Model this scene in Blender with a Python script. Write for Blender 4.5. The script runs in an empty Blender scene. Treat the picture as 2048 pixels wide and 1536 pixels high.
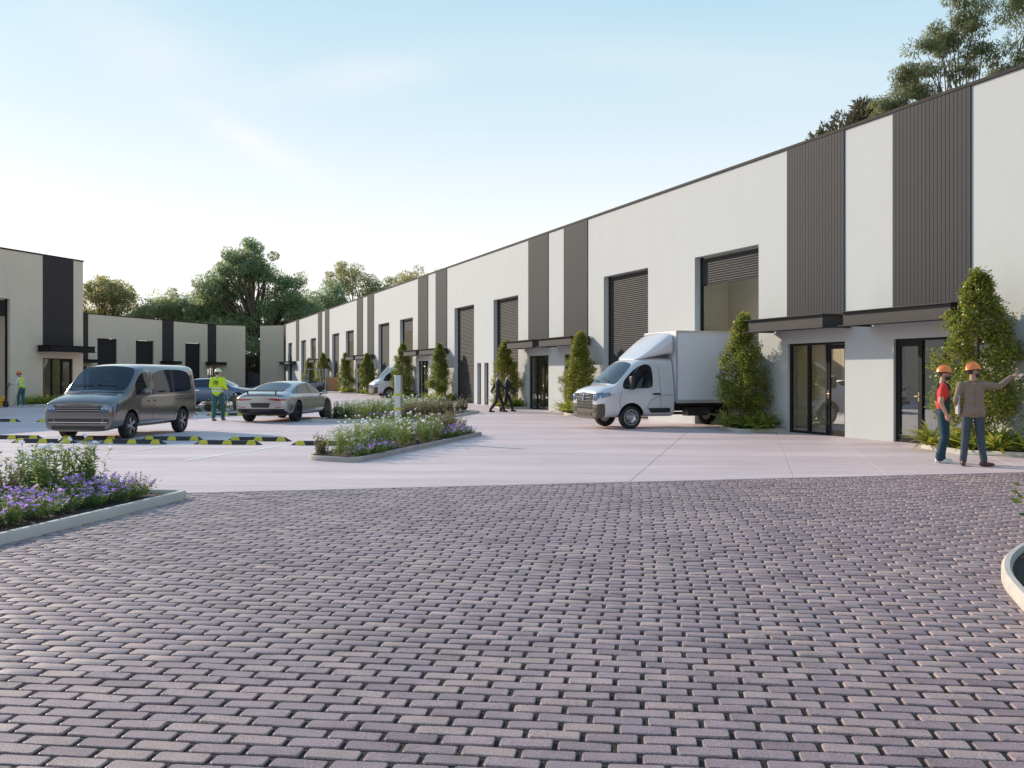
import bpy, bmesh, math, random
import numpy as np
from mathutils import Vector, Matrix
from mathutils.bvhtree import BVHTree
R = math.radians
random.seed(7)
scene = bpy.context.scene
COL = scene.collection
GZ = 0.006                      # top of the concrete yard
# ------------------------------------------------------------------ camera, sky, sun, exposure
cam_d = bpy.data.cameras.new('camera'); cam = bpy.data.objects.new('camera', cam_d); COL.objects.link(cam)
cam.location = (0, 0, 1.65); cam.rotation_euler = (R(90), 0, 0)
cam_d.lens = 35; cam_d.sensor_width = 36; cam_d.shift_y = -0.00977; cam_d.clip_end = 4000; cam_d.clip_start = 0.1
scene.camera = cam
SUN_EL = R(22.5); SUN_AZ = math.atan2(-1.314, 1.103)          # azimuth measured from +Y towards +X
sdir = Vector((math.sin(SUN_AZ)*math.cos(SUN_EL), math.cos(SUN_AZ)*math.cos(SUN_EL), math.sin(SUN_EL)))
sun_d = bpy.data.lights.new('sun', 'SUN'); sun_d.energy = 4.8; sun_d.angle = R(0.6); sun_d.color = (1.0, 0.86, 0.70)
sun = bpy.data.objects.new('sun', sun_d); COL.objects.link(sun)
sun.rotation_euler = sdir.to_track_quat('Z', 'Y').to_euler()
world = bpy.data.worlds.new('World'); scene.world = world; world.use_nodes = True
wn, wl = world.node_tree.nodes, world.node_tree.links
bg = wn['Background']
sky = wn.new('ShaderNodeTexSky'); sky.sky_type = 'NISHITA'; sky.sun_disc = False
sky.sun_elevation = SUN_EL; sky.sun_rotation = SUN_AZ
sky.altitude = 50; sky.air_density = 1.0; sky.dust_density = 1.6; sky.ozone_density = 1.6
bg.inputs['Strength'].default_value = 0.13
def wmath(op, a, b=None):
    n = wn.new('ShaderNodeMath'); n.operation = op
    for k, x in enumerate((a, b)):
        if x is None: continue
        if isinstance(x, (int, float)): n.inputs[k].default_value = x
        else: wl.new(x, n.inputs[k])
    return n.outputs[0]
wtc = wn.new('ShaderNodeTexCoord')
wsep = wn.new('ShaderNodeSeparateXYZ'); wl.new(wtc.outputs['Generated'], wsep.inputs[0])
# thin cirrus: two drawn-out wisps at fixed places of the sky plus a faint veil
tx = wmath('DIVIDE', wsep.outputs['X'], wmath('MAXIMUM', wsep.outputs['Y'], 0.05))
tz = wmath('DIVIDE', wsep.outputs['Z'], wmath('MAXIMUM', wsep.outputs['Y'], 0.05))
wnoise = wn.new('ShaderNodeTexNoise'); wnoise.inputs['Scale'].default_value = 7; wnoise.inputs['Detail'].default_value = 7
wmap = wn.new('ShaderNodeMapping'); wmap.inputs['Rotation'].default_value = (0, R(-28), 0); wmap.inputs['Scale'].default_value = (1, 1, 4.5)
wl.new(wtc.outputs['Generated'], wmap.inputs[0]); wl.new(wmap.outputs[0], wnoise.inputs['Vector'])
def wisp(cx, cz, ang, la, lb, amp):
    ca, sa = math.cos(ang), math.sin(ang)
    dx = wmath('SUBTRACT', tx, cx); dz = wmath('SUBTRACT', tz, cz)
    a = wmath('DIVIDE', wmath('ADD', wmath('MULTIPLY', dx, ca), wmath('MULTIPLY', dz, sa)), la)
    b = wmath('DIVIDE', wmath('SUBTRACT', wmath('MULTIPLY', dz, ca), wmath('MULTIPLY', dx, sa)), lb)
    r2 = wmath('ADD', wmath('MULTIPLY', a, a), wmath('MULTIPLY', b, b))
    return wmath('MULTIPLY', wmath('POWER', 2.718, wmath('MULTIPLY', r2, -1.0)), amp)
cl = wmath('ADD', wisp(-0.265, 0.235, R(-30), 0.075, 0.014, 1.0), wisp(-0.145, 0.303, R(8), 0.075, 0.018, 0.8))
cl = wmath('ADD', cl, wisp(-0.36, 0.32, R(-34), 0.13, 0.05, 0.5))
cl = wmath('ADD', cl, wisp(0.20, 0.31, R(-6), 0.30, 0.03, 0.25))
clf = wmath('MULTIPLY', cl, wmath('MULTIPLY', wnoise.outputs['Fac'], .85))
front = wmath('GREATER_THAN', wsep.outputs['Y'], 0.05)
clf = wmath('MINIMUM', wmath('MULTIPLY', clf, front), 0.8)
# pale summer haze over the physical sky, the same all round: near white at the horizon, blue overhead
hz = wn.new('ShaderNodeValToRGB'); er = hz.color_ramp.elements
er[0].position = 0.0; er[0].color = (1.12,1.08,1.02,1); er[1].position = 1.0; er[1].color = (.22,.42,.74,1)
for pos, c in ((.06,(1.10,1.08,1.05,1)), (.14,(.98,1.01,1.03,1)), (.24,(.72,.87,.96,1)), (.34,(.54,.77,.90,1)), (.6,(.33,.58,.84,1))):
    q = er.new(pos); q.color = c
wl.new(wsep.outputs['Z'], hz.inputs[0])
hs = wn.new('ShaderNodeVectorMath'); hs.operation = 'SCALE'; wl.new(hz.outputs[0], hs.inputs[0]); hs.inputs['Scale'].default_value = 1.0/0.13
wmx1 = wn.new('ShaderNodeMixRGB'); wmx1.inputs['Fac'].default_value = .90; wl.new(sky.outputs[0], wmx1.inputs[1]); wl.new(hs.outputs[0], wmx1.inputs[2])
wmx2 = wn.new('ShaderNodeMixRGB'); wl.new(clf, wmx2.inputs['Fac']); wl.new(wmx1.outputs[0], wmx2.inputs[1])
wmx2.inputs[2].default_value = (8.3, 7.7, 7.35, 1)
wl.new(wmx2.outputs[0], bg.inputs['Color'])
scene.view_settings.view_transform = 'Standard'; scene.view_settings.look = 'None'
scene.view_settings.exposure = 0.06; scene.view_settings.gamma = 1.0; scene.view_settings.use_curve_mapping = False
scene.render.engine = 'CYCLES'
scene.cycles.max_bounces = 8; scene.cycles.transparent_max_bounces = 12
# ------------------------------------------------------------------ helpers
class MB:
    def __init__(s): s.v = []; s.f = []; s.m = []
    def add(s, vs, fs, mi=0):
        b = len(s.v); s.v += [tuple(v) for v in vs]; s.f += [[b+i for i in f] for f in fs]; s.m += [mi]*len(fs); return s
    def box(s, x0, x1, y0, y1, z0, z1, mi=0, M=None):
        vs = [Vector(p) for p in ((x0,y0,z0),(x1,y0,z0),(x1,y1,z0),(x0,y1,z0),(x0,y0,z1),(x1,y0,z1),(x1,y1,z1),(x0,y1,z1))]
        if M is not None: vs = [M @ v for v in vs]
        return s.add(vs, [(0,3,2,1),(4,5,6,7),(0,1,5,4),(1,2,6,5),(2,3,7,6),(3,0,4,7)], mi)
    def beam(s, p, q, w, h, mi=0, up=(0,0,1)):
        p, q = Vector(p), Vector(q); d = (q-p).normalized(); u = Vector(up)
        if abs(d.dot(u)) > 0.98: u = Vector((1,0,0))
        sd = d.cross(u).normalized()*w/2; u2 = sd.cross(d).normalized()*h/2
        vs = [p-sd-u2, p+sd-u2, p+sd+u2, p-sd+u2, q-sd-u2, q+sd-u2, q+sd+u2, q-sd+u2]
        return s.add(vs, [(0,1,2,3),(7,6,5,4),(0,4,5,1),(1,5,6,2),(2,6,7,3),(3,7,4,0)], mi)
    def tube(s, pts, rad, n=8, mi=0, cap=True):
        pts = [Vector(p) for p in pts]
        if not hasattr(rad, '__len__'): rad = [rad]*len(pts)
        b = len(s.v); fs = []; ref = None
        for i, p in enumerate(pts):
            d = (pts[min(i+1, len(pts)-1)] - pts[max(i-1, 0)]).normalized()
            u = ref if ref is not None else (Vector((1,0,0)) if abs(d.x) < .9 else Vector((0,1,0)))
            u = (u - d*u.dot(d)).normalized(); ref = u; w = d.cross(u)
            for k in range(n):
                a = 2*math.pi*k/n; s.v.append(tuple(p + (u*math.cos(a)+w*math.sin(a))*rad[i]))
        for i in range(len(pts)-1):
            for k in range(n):
                s.f.append([b+i*n+k, b+i*n+(k+1)%n, b+(i+1)*n+(k+1)%n, b+(i+1)*n+k]); s.m.append(mi)
        if cap:
            s.f.append([b+k for k in range(n)][::-1]); s.m.append(mi)
            s.f.append([b+(len(pts)-1)*n+k for k in range(n)]); s.m.append(mi)
        return s
    def lathe(s, prof, n=24, mi=0, M=None, closed=False):      # profile (r, h) round z
        b = len(s.v); L = len(prof)
        for r, h in prof:
            for k in range(n):
                a = 2*math.pi*k/n; p = Vector((r*math.cos(a), r*math.sin(a), h)); s.v.append(tuple(M @ p if M is not None else p))
        for i in range(L if closed else L-1):
            for k in range(n):
                j = (i+1) % L
                s.f.append([b+i*n+k, b+i*n+(k+1)%n, b+j*n+(k+1)%n, b+j*n+k]); s.m.append(mi)
        return s
    def prism(s, poly, z0, z1, mi=0):
        n = len(poly); b = len(s.v)
        s.v += [(x,y,z0) for x,y in poly] + [(x,y,z1) for x,y in poly]
        s.f.append([b+i for i in range(n)][::-1]); s.f.append([b+n+i for i in range(n)]); s.m += [mi, mi]
        for i in range(n):
            j = (i+1)%n; s.f.append([b+i, b+j, b+n+j, b+n+i]); s.m.append(mi)
        return s
    def ell(s, c, r, n=10, m=7, mi=0, M=None):
        c = Vector(c); b = len(s.v)
        for i in range(m+1):
            t = math.pi*i/m
            for k in range(n):
                a = 2*math.pi*k/n; p = Vector((r[0]*math.sin(t)*math.cos(a), r[1]*math.sin(t)*math.sin(a), r[2]*math.cos(t)))
                if M is not None: p = M @ p
                s.v.append(tuple(c+p))
        for i in range(m):
            for k in range(n):
                s.f.append([b+i*n+k, b+(i+1)*n+k, b+(i+1)*n+(k+1)%n, b+i*n+(k+1)%n]); s.m.append(mi)
        return s
    def build(s, name, mats, parent=None, loc=None, rotz=0, smooth=False, bevel=0, seg=2, sharp=None, recalc=True):
        me = bpy.data.meshes.new(name); me.from_pydata(s.v, [], s.f)
        if not isinstance(mats, (list, tuple)): mats = [mats]
        for m in mats: me.materials.append(m)
        me.polygons.foreach_set('material_index', s.m)
        if recalc or bevel:
            bm = bmesh.new(); bm.from_mesh(me)
            if bevel or recalc: bmesh.ops.remove_doubles(bm, verts=bm.verts, dist=1e-5) if smooth else None
            bmesh.ops.recalc_face_normals(bm, faces=bm.faces)
            if bevel:
                bmesh.ops.bevel(bm, geom=[e for e in bm.edges if len(e.link_faces) == 2 and e.calc_face_angle(0) > R(25)], offset=bevel, segments=seg, affect='EDGES', profile=0.6)
            bm.to_mesh(me); bm.free()
        if smooth or bevel:
            me.polygons.foreach_set('use_smooth', [True]*len(me.polygons))
            if sharp is None: sharp = 38
            me.set_sharp_from_angle(angle=R(sharp))
        return link(name, me, parent, loc, rotz)
def link(name, me, parent=None, loc=None, rotz=0):
    o = bpy.data.objects.new(name, me); COL.objects.link(o)
    if parent is not None: o.parent = parent
    if loc is not None: o.location = loc
    if rotz: o.rotation_euler = (0, 0, rotz)
    return o
def tag(o, label=None, cat=None, group=None, kind=None):
    if label: o['label'] = label
    if cat: o['category'] = cat
    if group: o['group'] = group
    if kind: o['kind'] = kind
    return o
def thing(name, label, cat, loc=(0,0,0), rotz=0, group=None):
    o = bpy.data.objects.new(name, None); COL.objects.link(o); o.location = loc; o.rotation_euler = (0,0,rotz); o.empty_display_size = .2
    return tag(o, label, cat, group)
def dup(o, parent=None):
    c = o.copy(); COL.objects.link(c)
    if parent is not None: c.parent = parent
    for ch in list(o.children):
        dup(ch, c)
    return c
def dup_at(root, loc, rotz, label=None, group=None, scale=None):
    c = dup(root); c.location = loc; c.rotation_euler = (0,0,rotz)
    if label: c['label'] = label
    if group: c['group'] = group
    if scale: c.scale = scale if hasattr(scale, '__len__') else (scale,)*3
    return c
# ------------------------------------------------------------------ materials
def nodes_of(name):
    m = bpy.data.materials.new(name); m.use_nodes = True
    nt = m.node_tree; return m, nt.nodes, nt.links, nt.nodes['Principled BSDF']
def M(name, col, rough=.6, metal=0.0, noise=None, bump=None, coat=0.0, spec=None, stretch=None, coords='Object', speck=None):
    m, n, l, p = nodes_of(name)
    p.inputs['Base Color'].default_value = (*col, 1); p.inputs['Roughness'].default_value = rough; p.inputs['Metallic'].default_value = metal
    p.inputs['Coat Weight'].default_value = coat; p.inputs['Coat Roughness'].default_value = .04
    if spec is not None: p.inputs['Specular IOR Level'].default_value = spec
    if noise or bump or speck:
        tc = n.new('ShaderNodeTexCoord'); mp = n.new('ShaderNodeMapping'); l.new(tc.outputs[coords], mp.inputs[0])
        if stretch: mp.inputs['Scale'].default_value = stretch
    prev = None
    if noise:
        sc, amt = noise
        nz = n.new('ShaderNodeTexNoise'); nz.inputs['Scale'].default_value = sc; nz.inputs['Detail'].default_value = 8; nz.inputs['Roughness'].default_value = .65
        l.new(mp.outputs[0], nz.inputs['Vector'])
        mr = n.new('ShaderNodeMapRange'); mr.inputs['From Min'].default_value = .25; mr.inputs['From Max'].default_value = .75
        mr.inputs['To Min'].default_value = 1-amt; mr.inputs['To Max'].default_value = 1+amt; l.new(nz.outputs['Fac'], mr.inputs['Value'])
        mx = n.new('ShaderNodeMixRGB'); mx.blend_type = 'MULTIPLY'; mx.inputs['Fac'].default_value = 1; mx.inputs[1].default_value = (*col, 1)
        l.new(mr.outputs[0], mx.inputs[2]); prev = mx.outputs[0]; l.new(prev, p.inputs['Base Color'])
        rr = n.new('ShaderNodeMapRange'); rr.inputs['To Min'].default_value = max(0, rough-.12); rr.inputs['To Max'].default_value = min(1, rough+.12)
        l.new(nz.outputs['Fac'], rr.inputs['Value']); l.new(rr.outputs[0], p.inputs['Roughness'])
    if bump:
        sc, st = bump
        nb = n.new('ShaderNodeTexNoise'); nb.inputs['Scale'].default_value = sc; nb.inputs['Detail'].default_value = 5
        l.new(mp.outputs[0], nb.inputs['Vector'])
        bp = n.new('ShaderNodeBump'); bp.inputs['Strength'].default_value = st; bp.inputs['Distance'].default_value = .02
        l.new(nb.outputs['Fac'], bp.inputs['Height']); l.new(bp.outputs[0], p.inputs['Normal'])
    return m
def leaf_mat(name, c1, c2, c3=None, trans=.35, gloss=.45):
    m, n, l, p = nodes_of(name)
    g = n.new('ShaderNodeNewGeometry'); oi = n.new('ShaderNodeObjectInfo')
    ad = n.new('ShaderNodeMath'); ad.operation = 'ADD'; l.new(g.outputs['Random Per Island'], ad.inputs[0])
    ml = n.new('ShaderNodeMath'); ml.operation = 'MULTIPLY'; l.new(oi.outputs['Random'], ml.inputs[0]); ml.inputs[1].default_value = .3
    l.new(ml.outputs[0], ad.inputs[1])
    sb = n.new('ShaderNodeMath'); sb.operation = 'SUBTRACT'; l.new(ad.outputs[0], sb.inputs[0]); sb.inputs[1].default_value = .15
    r = n.new('ShaderNodeValToRGB'); e = r.color_ramp.elements
    e[0].color = (*c1, 1); e[1].color = (*c2, 1)
    if c3: q = e.new(.55); q.color = (*c3, 1)
    l.new(sb.outputs[0], r.inputs[0]); l.new(r.outputs[0], p.inputs['Base Color'])
    p.inputs['Roughness'].default_value = gloss; p.inputs['Specular IOR Level'].default_value = .35
    tb = n.new('ShaderNodeBsdfTranslucent'); hs = n.new('ShaderNodeHueSaturation'); hs.inputs['Value'].default_value = 1.7; hs.inputs['Hue'].default_value = .485
    l.new(r.outputs[0], hs.inputs['Color']); l.new(hs.outputs[0], tb.inputs['Color'])
    mx = n.new('ShaderNodeMixShader'); mx.inputs[0].default_value = trans
    l.new(p.outputs[0], mx.inputs[1]); l.new(tb.outputs[0], mx.inputs[2]); l.new(mx.outputs[0], n['Material Output'].inputs[0])
    return m
def paint(name, col, metal=.35, rough=.32):
    m = M(name, col, rough, metal, coat=1.0); return m
def glass_mat(name, tint, refl=.5):
    m, n, l, p = nodes_of(name)
    n.remove(p)
    t = n.new('ShaderNodeBsdfTransparent'); t.inputs[0].default_value = (*tint, 1)
    g = n.new('ShaderNodeBsdfGlossy'); g.inputs['Roughness'].default_value = .01; g.inputs[0].default_value = (.92,.95,1,1)
    f = n.new('ShaderNodeLayerWeight'); f.inputs['Blend'].default_value = .5
    pw = n.new('ShaderNodeMath'); pw.operation = 'POWER'; l.new(f.outputs['Facing'], pw.inputs[0]); pw.inputs[1].default_value = 4
    mr = n.new('ShaderNodeMapRange'); mr.inputs['To Min'].default_value = refl; mr.inputs['To Max'].default_value = 1
    l.new(pw.outputs[0], mr.inputs['Value'])
    x = n.new('ShaderNodeMixShader'); l.new(mr.outputs[0], x.inputs[0]); l.new(t.outputs[0], x.inputs[1]); l.new(g.outputs[0], x.inputs[2])
    l.new(x.outputs[0], n['Material Output'].inputs[0]); return m
def paver_mat():
    m, n, l, p = nodes_of('paver_stone')
    g = n.new('ShaderNodeNewGeometry'); oi = n.new('ShaderNodeObjectInfo')
    a = n.new('ShaderNodeMath'); a.operation = 'ADD'; l.new(g.outputs['Random Per Island'], a.inputs[0]); l.new(oi.outputs['Random'], a.inputs[1])
    f = n.new('ShaderNodeMath'); f.operation = 'FRACT'; l.new(a.outputs[0], f.inputs[0])
    r = n.new('ShaderNodeValToRGB'); e = r.color_ramp.elements
    e[0].color = (.22,.15,.155,1); e[1].color = (.36,.262,.25,1)
    for pos, c in ((.3,(.315,.222,.226,1)),(.62,(.27,.192,.204,1)),(.8,(.37,.262,.238,1))):
        q = e.new(pos); q.color = c
    l.new(f.outputs[0], r.inputs[0])
    tc = n.new('ShaderNodeNewGeometry')
    nz = n.new('ShaderNodeTexNoise'); nz.inputs['Scale'].default_value = 150; nz.inputs['Detail'].default_value = 4; l.new(tc.outputs['Position'], nz.inputs['Vector'])
    n2 = n.new('ShaderNodeTexNoise'); n2.inputs['Scale'].default_value = 5; n2.inputs['Detail'].default_value = 5; l.new(tc.outputs['Position'], n2.inputs['Vector'])
    n3 = n.new('ShaderNodeTexNoise'); n3.inputs['Scale'].default_value = 0.5; n3.inputs['Detail'].default_value = 4; l.new(tc.outputs['Position'], n3.inputs['Vector'])
    def mr(src, a0, a1, b0, b1):
        q = n.new('ShaderNodeMapRange'); l.new(src, q.inputs['Value'])
        q.inputs['From Min'].default_value = a0; q.inputs['From Max'].default_value = a1; q.inputs['To Min'].default_value = b0; q.inputs['To Max'].default_value = b1
        return q.outputs[0]
    def mul(c, v):
        q = n.new('ShaderNodeMixRGB'); q.blend_type = 'MULTIPLY'; q.inputs[0].default_value = 1; l.new(c, q.inputs[1]); l.new(v, q.inputs[2]); return q.outputs[0]
    n4 = n.new('ShaderNodeTexNoise'); n4.inputs['Scale'].default_value = 1.6; n4.inputs['Detail'].default_value = 9; n4.inputs['Roughness'].default_value = .7; l.new(tc.outputs['Position'], n4.inputs['Vector'])
    dirt = n.new('ShaderNodeMixRGB'); l.new(mr(n4.outputs['Fac'], .52, .70, 0, .55), dirt.inputs[0]); l.new(r.outputs[0], dirt.inputs[1]); dirt.inputs[2].default_value = (.17,.125,.105,1)
    c = mul(mul(mul(dirt.outputs[0], mr(nz.outputs['Fac'], .3, .7, .42, 1.62)), mr(n2.outputs['Fac'], .3, .7, .85, 1.15)), mr(n3.outputs['Fac'], .3, .7, .9, 1.1))
    l.new(c, p.inputs['Base Color']); p.inputs['Roughness'].default_value = .48; p.inputs['Specular IOR Level'].default_value = .5
    bp = n.new('ShaderNodeBump'); bp.inputs['Strength'].default_value = .55; bp.inputs['Distance'].default_value = .004
    l.new(nz.outputs['Fac'], bp.inputs['Height']); l.new(bp.outputs[0], p.inputs['Normal'])
    return m
def concrete_mat():
    m, n, l, p = nodes_of('yard_concrete')
    g = n.new('ShaderNodeNewGeometry')
    def noise(sc, stretch, det=6):
        mp = n.new('ShaderNodeMapping'); mp.inputs['Scale'].default_value = stretch; mp.inputs['Rotation'].default_value = (0,0,R(4)); l.new(g.outputs['Position'], mp.inputs[0])
        q = n.new('ShaderNodeTexNoise'); q.inputs['Scale'].default_value = sc; q.inputs['Detail'].default_value = det; q.inputs['Roughness'].default_value = .62; l.new(mp.outputs[0], q.inputs['Vector']); return q.outputs['Fac']
    def mr(src, a0, a1, b0, b1):
        q = n.new('ShaderNodeMapRange'); l.new(src, q.inputs['Value'])
        q.inputs['From Min'].default_value = a0; q.inputs['From Max'].default_value = a1; q.inputs['To Min'].default_value = b0; q.inputs['To Max'].default_value = b1
        return q.outputs[0]
    cur = None
    base = n.new('ShaderNodeRGB'); base.outputs[0].default_value = (.635,.51,.505,1); cur = base.outputs[0]
    for src, lo, hi in ((noise(.35,(.35,2.2,1)), .80, 1.13), (noise(2.2,(.2,3.5,1)), .87, 1.09), (noise(.12,(1,1,1)), .9, 1.08), (noise(60,(1,1,1),2), .94, 1.06)):
        q = n.new('ShaderNodeMixRGB'); q.blend_type = 'MULTIPLY'; q.inputs[0].default_value = 1; l.new(cur, q.inputs[1]); l.new(mr(src,.3,.7,lo,hi), q.inputs[2]); cur = q.outputs[0]
    # scattered dark drip stains
    st = mr(noise(.9,(1,1.6,1),8), .58, .72, 0, .28)
    q = n.new('ShaderNodeMixRGB'); l.new(st, q.inputs[0]); l.new(cur, q.inputs[1]); q.inputs[2].default_value = (.30,.25,.245,1); cur = q.outputs[0]
    l.new(cur, p.inputs['Base Color']); p.inputs['Roughness'].default_value = .55; p.inputs['Specular IOR Level'].default_value = .4
    bp = n.new('ShaderNodeBump'); bp.inputs['Strength'].default_value = .25; bp.inputs['Distance'].default_value = .004
    l.new(noise(90,(1,1,1),3), bp.inputs['Height']); l.new(bp.outputs[0], p.inputs['Normal'])
    return m
def check_mat():
    m, n, l, p = nodes_of('tweed_check')
    tc = n.new('ShaderNodeTexCoord')
    sp = n.new('ShaderNodeSeparateXYZ'); l.new(tc.outputs['Object'], sp.inputs[0])
    def lines(o, w, k):
        a = n.new('ShaderNodeMath'); a.operation = 'MULTIPLY'; l.new(sp.outputs[o], a.inputs[0]); a.inputs[1].default_value = k
        b = n.new('ShaderNodeMath'); b.operation = 'FRACT'; l.new(a.outputs[0], b.inputs[0])
        c = n.new('ShaderNodeMath'); c.operation = 'LESS_THAN'; l.new(b.outputs[0], c.inputs[0]); c.inputs[1].default_value = w; return c.outputs[0]
    ad = n.new('ShaderNodeMath'); ad.operation = 'ADD'; l.new(lines('X', .22, 22), ad.inputs[0]); l.new(lines('Z', .22, 22), ad.inputs[1])
    r = n.new('ShaderNodeMapRange'); r.inputs['From Max'].default_value = 2; r.inputs['To Min'].default_value = 0; r.inputs['To Max'].default_value = 1; l.new(ad.outputs[0], r.inputs['Value'])
    mx = n.new('ShaderNodeMixRGB'); l.new(r.outputs[0], mx.inputs[0]); mx.inputs[1].default_value = (.25,.185,.135,1); mx.inputs[2].default_value = (.14,.10,.075,1)
    nz = n.new('ShaderNodeTexNoise'); nz.inputs['Scale'].default_value = 120; l.new(tc.outputs['Object'], nz.inputs['Vector'])
    m2 = n.new('ShaderNodeMixRGB'); m2.blend_type = 'OVERLAY'; m2.inputs[0].default_value = .5; l.new(mx.outputs[0], m2.inputs[1]); l.new(nz.outputs['Color'], m2.inputs[2])
    l.new(mx.outputs[0], p.inputs['Base Color']); p.inputs['Roughness'].default_value = .9
    return m
m_wall = M('white_render', (.50,.515,.51), .85, noise=(1.3,.05), bump=(24,.14), stretch=(1,1,.5))
m_wall2 = M('grey_render', (.67,.555,.42), .85, noise=(1.3,.06), bump=(24,.14), stretch=(1,1,.5))
m_clad = M('cladding_metal', (.054,.055,.058), .7, .0, spec=.15, noise=(3,.08), stretch=(1,1,.1))
m_clad2 = M('cladding_dark', (.050,.042,.040), .7, .0, spec=.15, noise=(3,.08))
m_joint = M('joint_dark', (.02,.018,.018), .8)
m_frame = M('frame_charcoal', (.020,.018,.018), .7, .0, spec=.2, noise=(6,.1))
m_canopy = M('canopy_steel', (.062,.058,.056), .7, .0, spec=.2, noise=(4,.08))
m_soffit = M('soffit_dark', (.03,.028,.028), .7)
m_shut = M('shutter_steel', (.050,.048,.049), .65, .0, spec=.15, noise=(5,.08))
m_shut2 = M('shutter_dark', (.038,.032,.031), .7, .0, spec=.15)
m_inner = M('inner_wall_warm', (.93,.79,.57), .8, noise=(.8,.08))
m_roof = M('roof_sheet', (.35,.35,.36), .6)
m_glass = glass_mat('shop_glass', (.82,.82,.80), .17)
m_blind = M('blind_fabric', (.85,.68,.42), .9, noise=(200,.1))
m_brass = M('door_handle_metal', (.6,.45,.25), .3, .9)
m_box1 = M('carton', (.35,.20,.09), .8, noise=(4,.15))
m_paver = paver_mat(); m_conc = concrete_mat()
m_bed = M('joint_grit', (.014,.012,.012), .95, noise=(160,.8), bump=(200,.6))
m_ground = M('ground_earth', (.10,.095,.085), .95, noise=(.3,.3))
m_kerb = M('kerb_concrete', (.50,.46,.40), .75, noise=(3,.12), bump=(60,.2))
m_kerb2 = M('kerb_weathered', (.36,.31,.28), .8, noise=(4,.22), bump=(40,.4))
m_soil = M('mulch_soil', (.045,.028,.020), .95, noise=(18,.5), bump=(30,.9))
m_chip = leaf_mat('bark_chip', (.10,.05,.03), (.035,.02,.014), trans=0, gloss=.8)
m_line = M('line_paint', (.80,.79,.80), .6, noise=(6,.1))
m_rub = M('rubber', (.030,.030,.033), .7, noise=(12,.2))
m_yel = M('yellow_reflector', (.55,.48,.03), .5, noise=(10,.1))
m_bark = M('bark', (.12,.09,.065), .9, noise=(6,.3), bump=(20,.6), stretch=(1,1,.3))
m_gum = M('pale_bark', (.26,.20,.15), .8, noise=(2,.35), stretch=(1,1,.4))
m_black = M('black_plastic', (.022,.022,.024), .45)
m_chrome = M('chrome', (.75,.75,.77), .12, 1.0)
m_alloy = M('alloy', (.50,.50,.52), .28, .9)
m_dalloy = M('dark_alloy', (.06,.06,.065), .35, .7)
m_tyre = M('tyre', (.018,.018,.019), .75, bump=(80,.2))
m_cglass = M('car_glass', (.008,.018,.038), .02, 0, spec=.7)
m_tglass = glass_mat('clear_car_glass', (.34,.41,.50), .06)
m_seat = M('seat_fabric', (.16,.15,.145), .85, noise=(30,.15))
m_dash = M('dashboard', (.03,.03,.032), .6)
m_grit = leaf_mat('grit_stone', (.30,.26,.25), (.10,.09,.09), trans=0, gloss=.8)
m_lamp = M('lamp_glass', (.10,.14,.22), .04, .2, coat=1, spec=1.0)
m_lampd = M('lamp_inner', (.30,.36,.48), .10, .7, coat=1)
m_red = M('tail_red', (.35,.02,.02), .15, coat=1)
m_seam = M('panel_gap', (.075,.075,.078), .6)
m_sky = glass_mat('added_skylight_sheet', (.9,.9,.9), .05)  # clear sheet for the added roof openings that let daylight in
m_steel = M('brushed_steel', (.42,.42,.44), .30, .95, noise=(3,.06), stretch=(1,1,.1))
# ------------------------------------------------------------------ numpy leaf meshes
rng = np.random.default_rng(11)
def unit(a): return a/np.maximum(np.linalg.norm(a, axis=-1, keepdims=True), 1e-9)
def leaf_arrays(base, dirs, nrm, L, Wd, fold=.25):
    side = unit(np.cross(dirs, nrm)); up = unit(np.cross(side, dirs))
    L = np.broadcast_to(np.asarray(L, float), (len(base),))[:, None]; Wd = np.broadcast_to(np.asarray(Wd, float), (len(base),))[:, None]
    mid = base + dirs*L*.45 + up*Wd*fold
    v = np.stack([base, mid+side*Wd*.5, base+dirs*L, mid-side*Wd*.5], 1).reshape(-1, 3)
    f = np.arange(len(base)*4).reshape(-1, 4)
    return v, f
def np_mesh(name, chunks, mats):                    # chunks: (verts, quads or (n,k) faces, material index)
    me = bpy.data.meshes.new(name); vs = []; loops = []; tot = []; mi = []; b = 0
    for v, f, k in chunks:
        v = np.asarray(v, float); f = np.asarray(f)
        vs.append(v); loops.append((f+b).reshape(-1)); tot.append(np.full(len(f), f.shape[1])); mi.append(np.full(len(f), k)); b += len(v)
    v = np.concatenate(vs); lo = np.concatenate(loops); t = np.concatenate(tot); mi = np.concatenate(mi)
    me.vertices.add(len(v)); me.vertices.foreach_set('co', v.reshape(-1).astype(np.float32))
    me.loops.add(len(lo)); me.loops.foreach_set('vertex_index', lo.astype(np.int32))
    me.polygons.add(len(t)); me.polygons.foreach_set('loop_start', np.concatenate([[0], np.cumsum(t)[:-1]]).astype(np.int32))
    for m in mats: me.materials.append(m)
    me.polygons.foreach_set('material_index', mi.astype(np.int32))
    me.update(calc_edges=True); me.validate()
    return me
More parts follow.
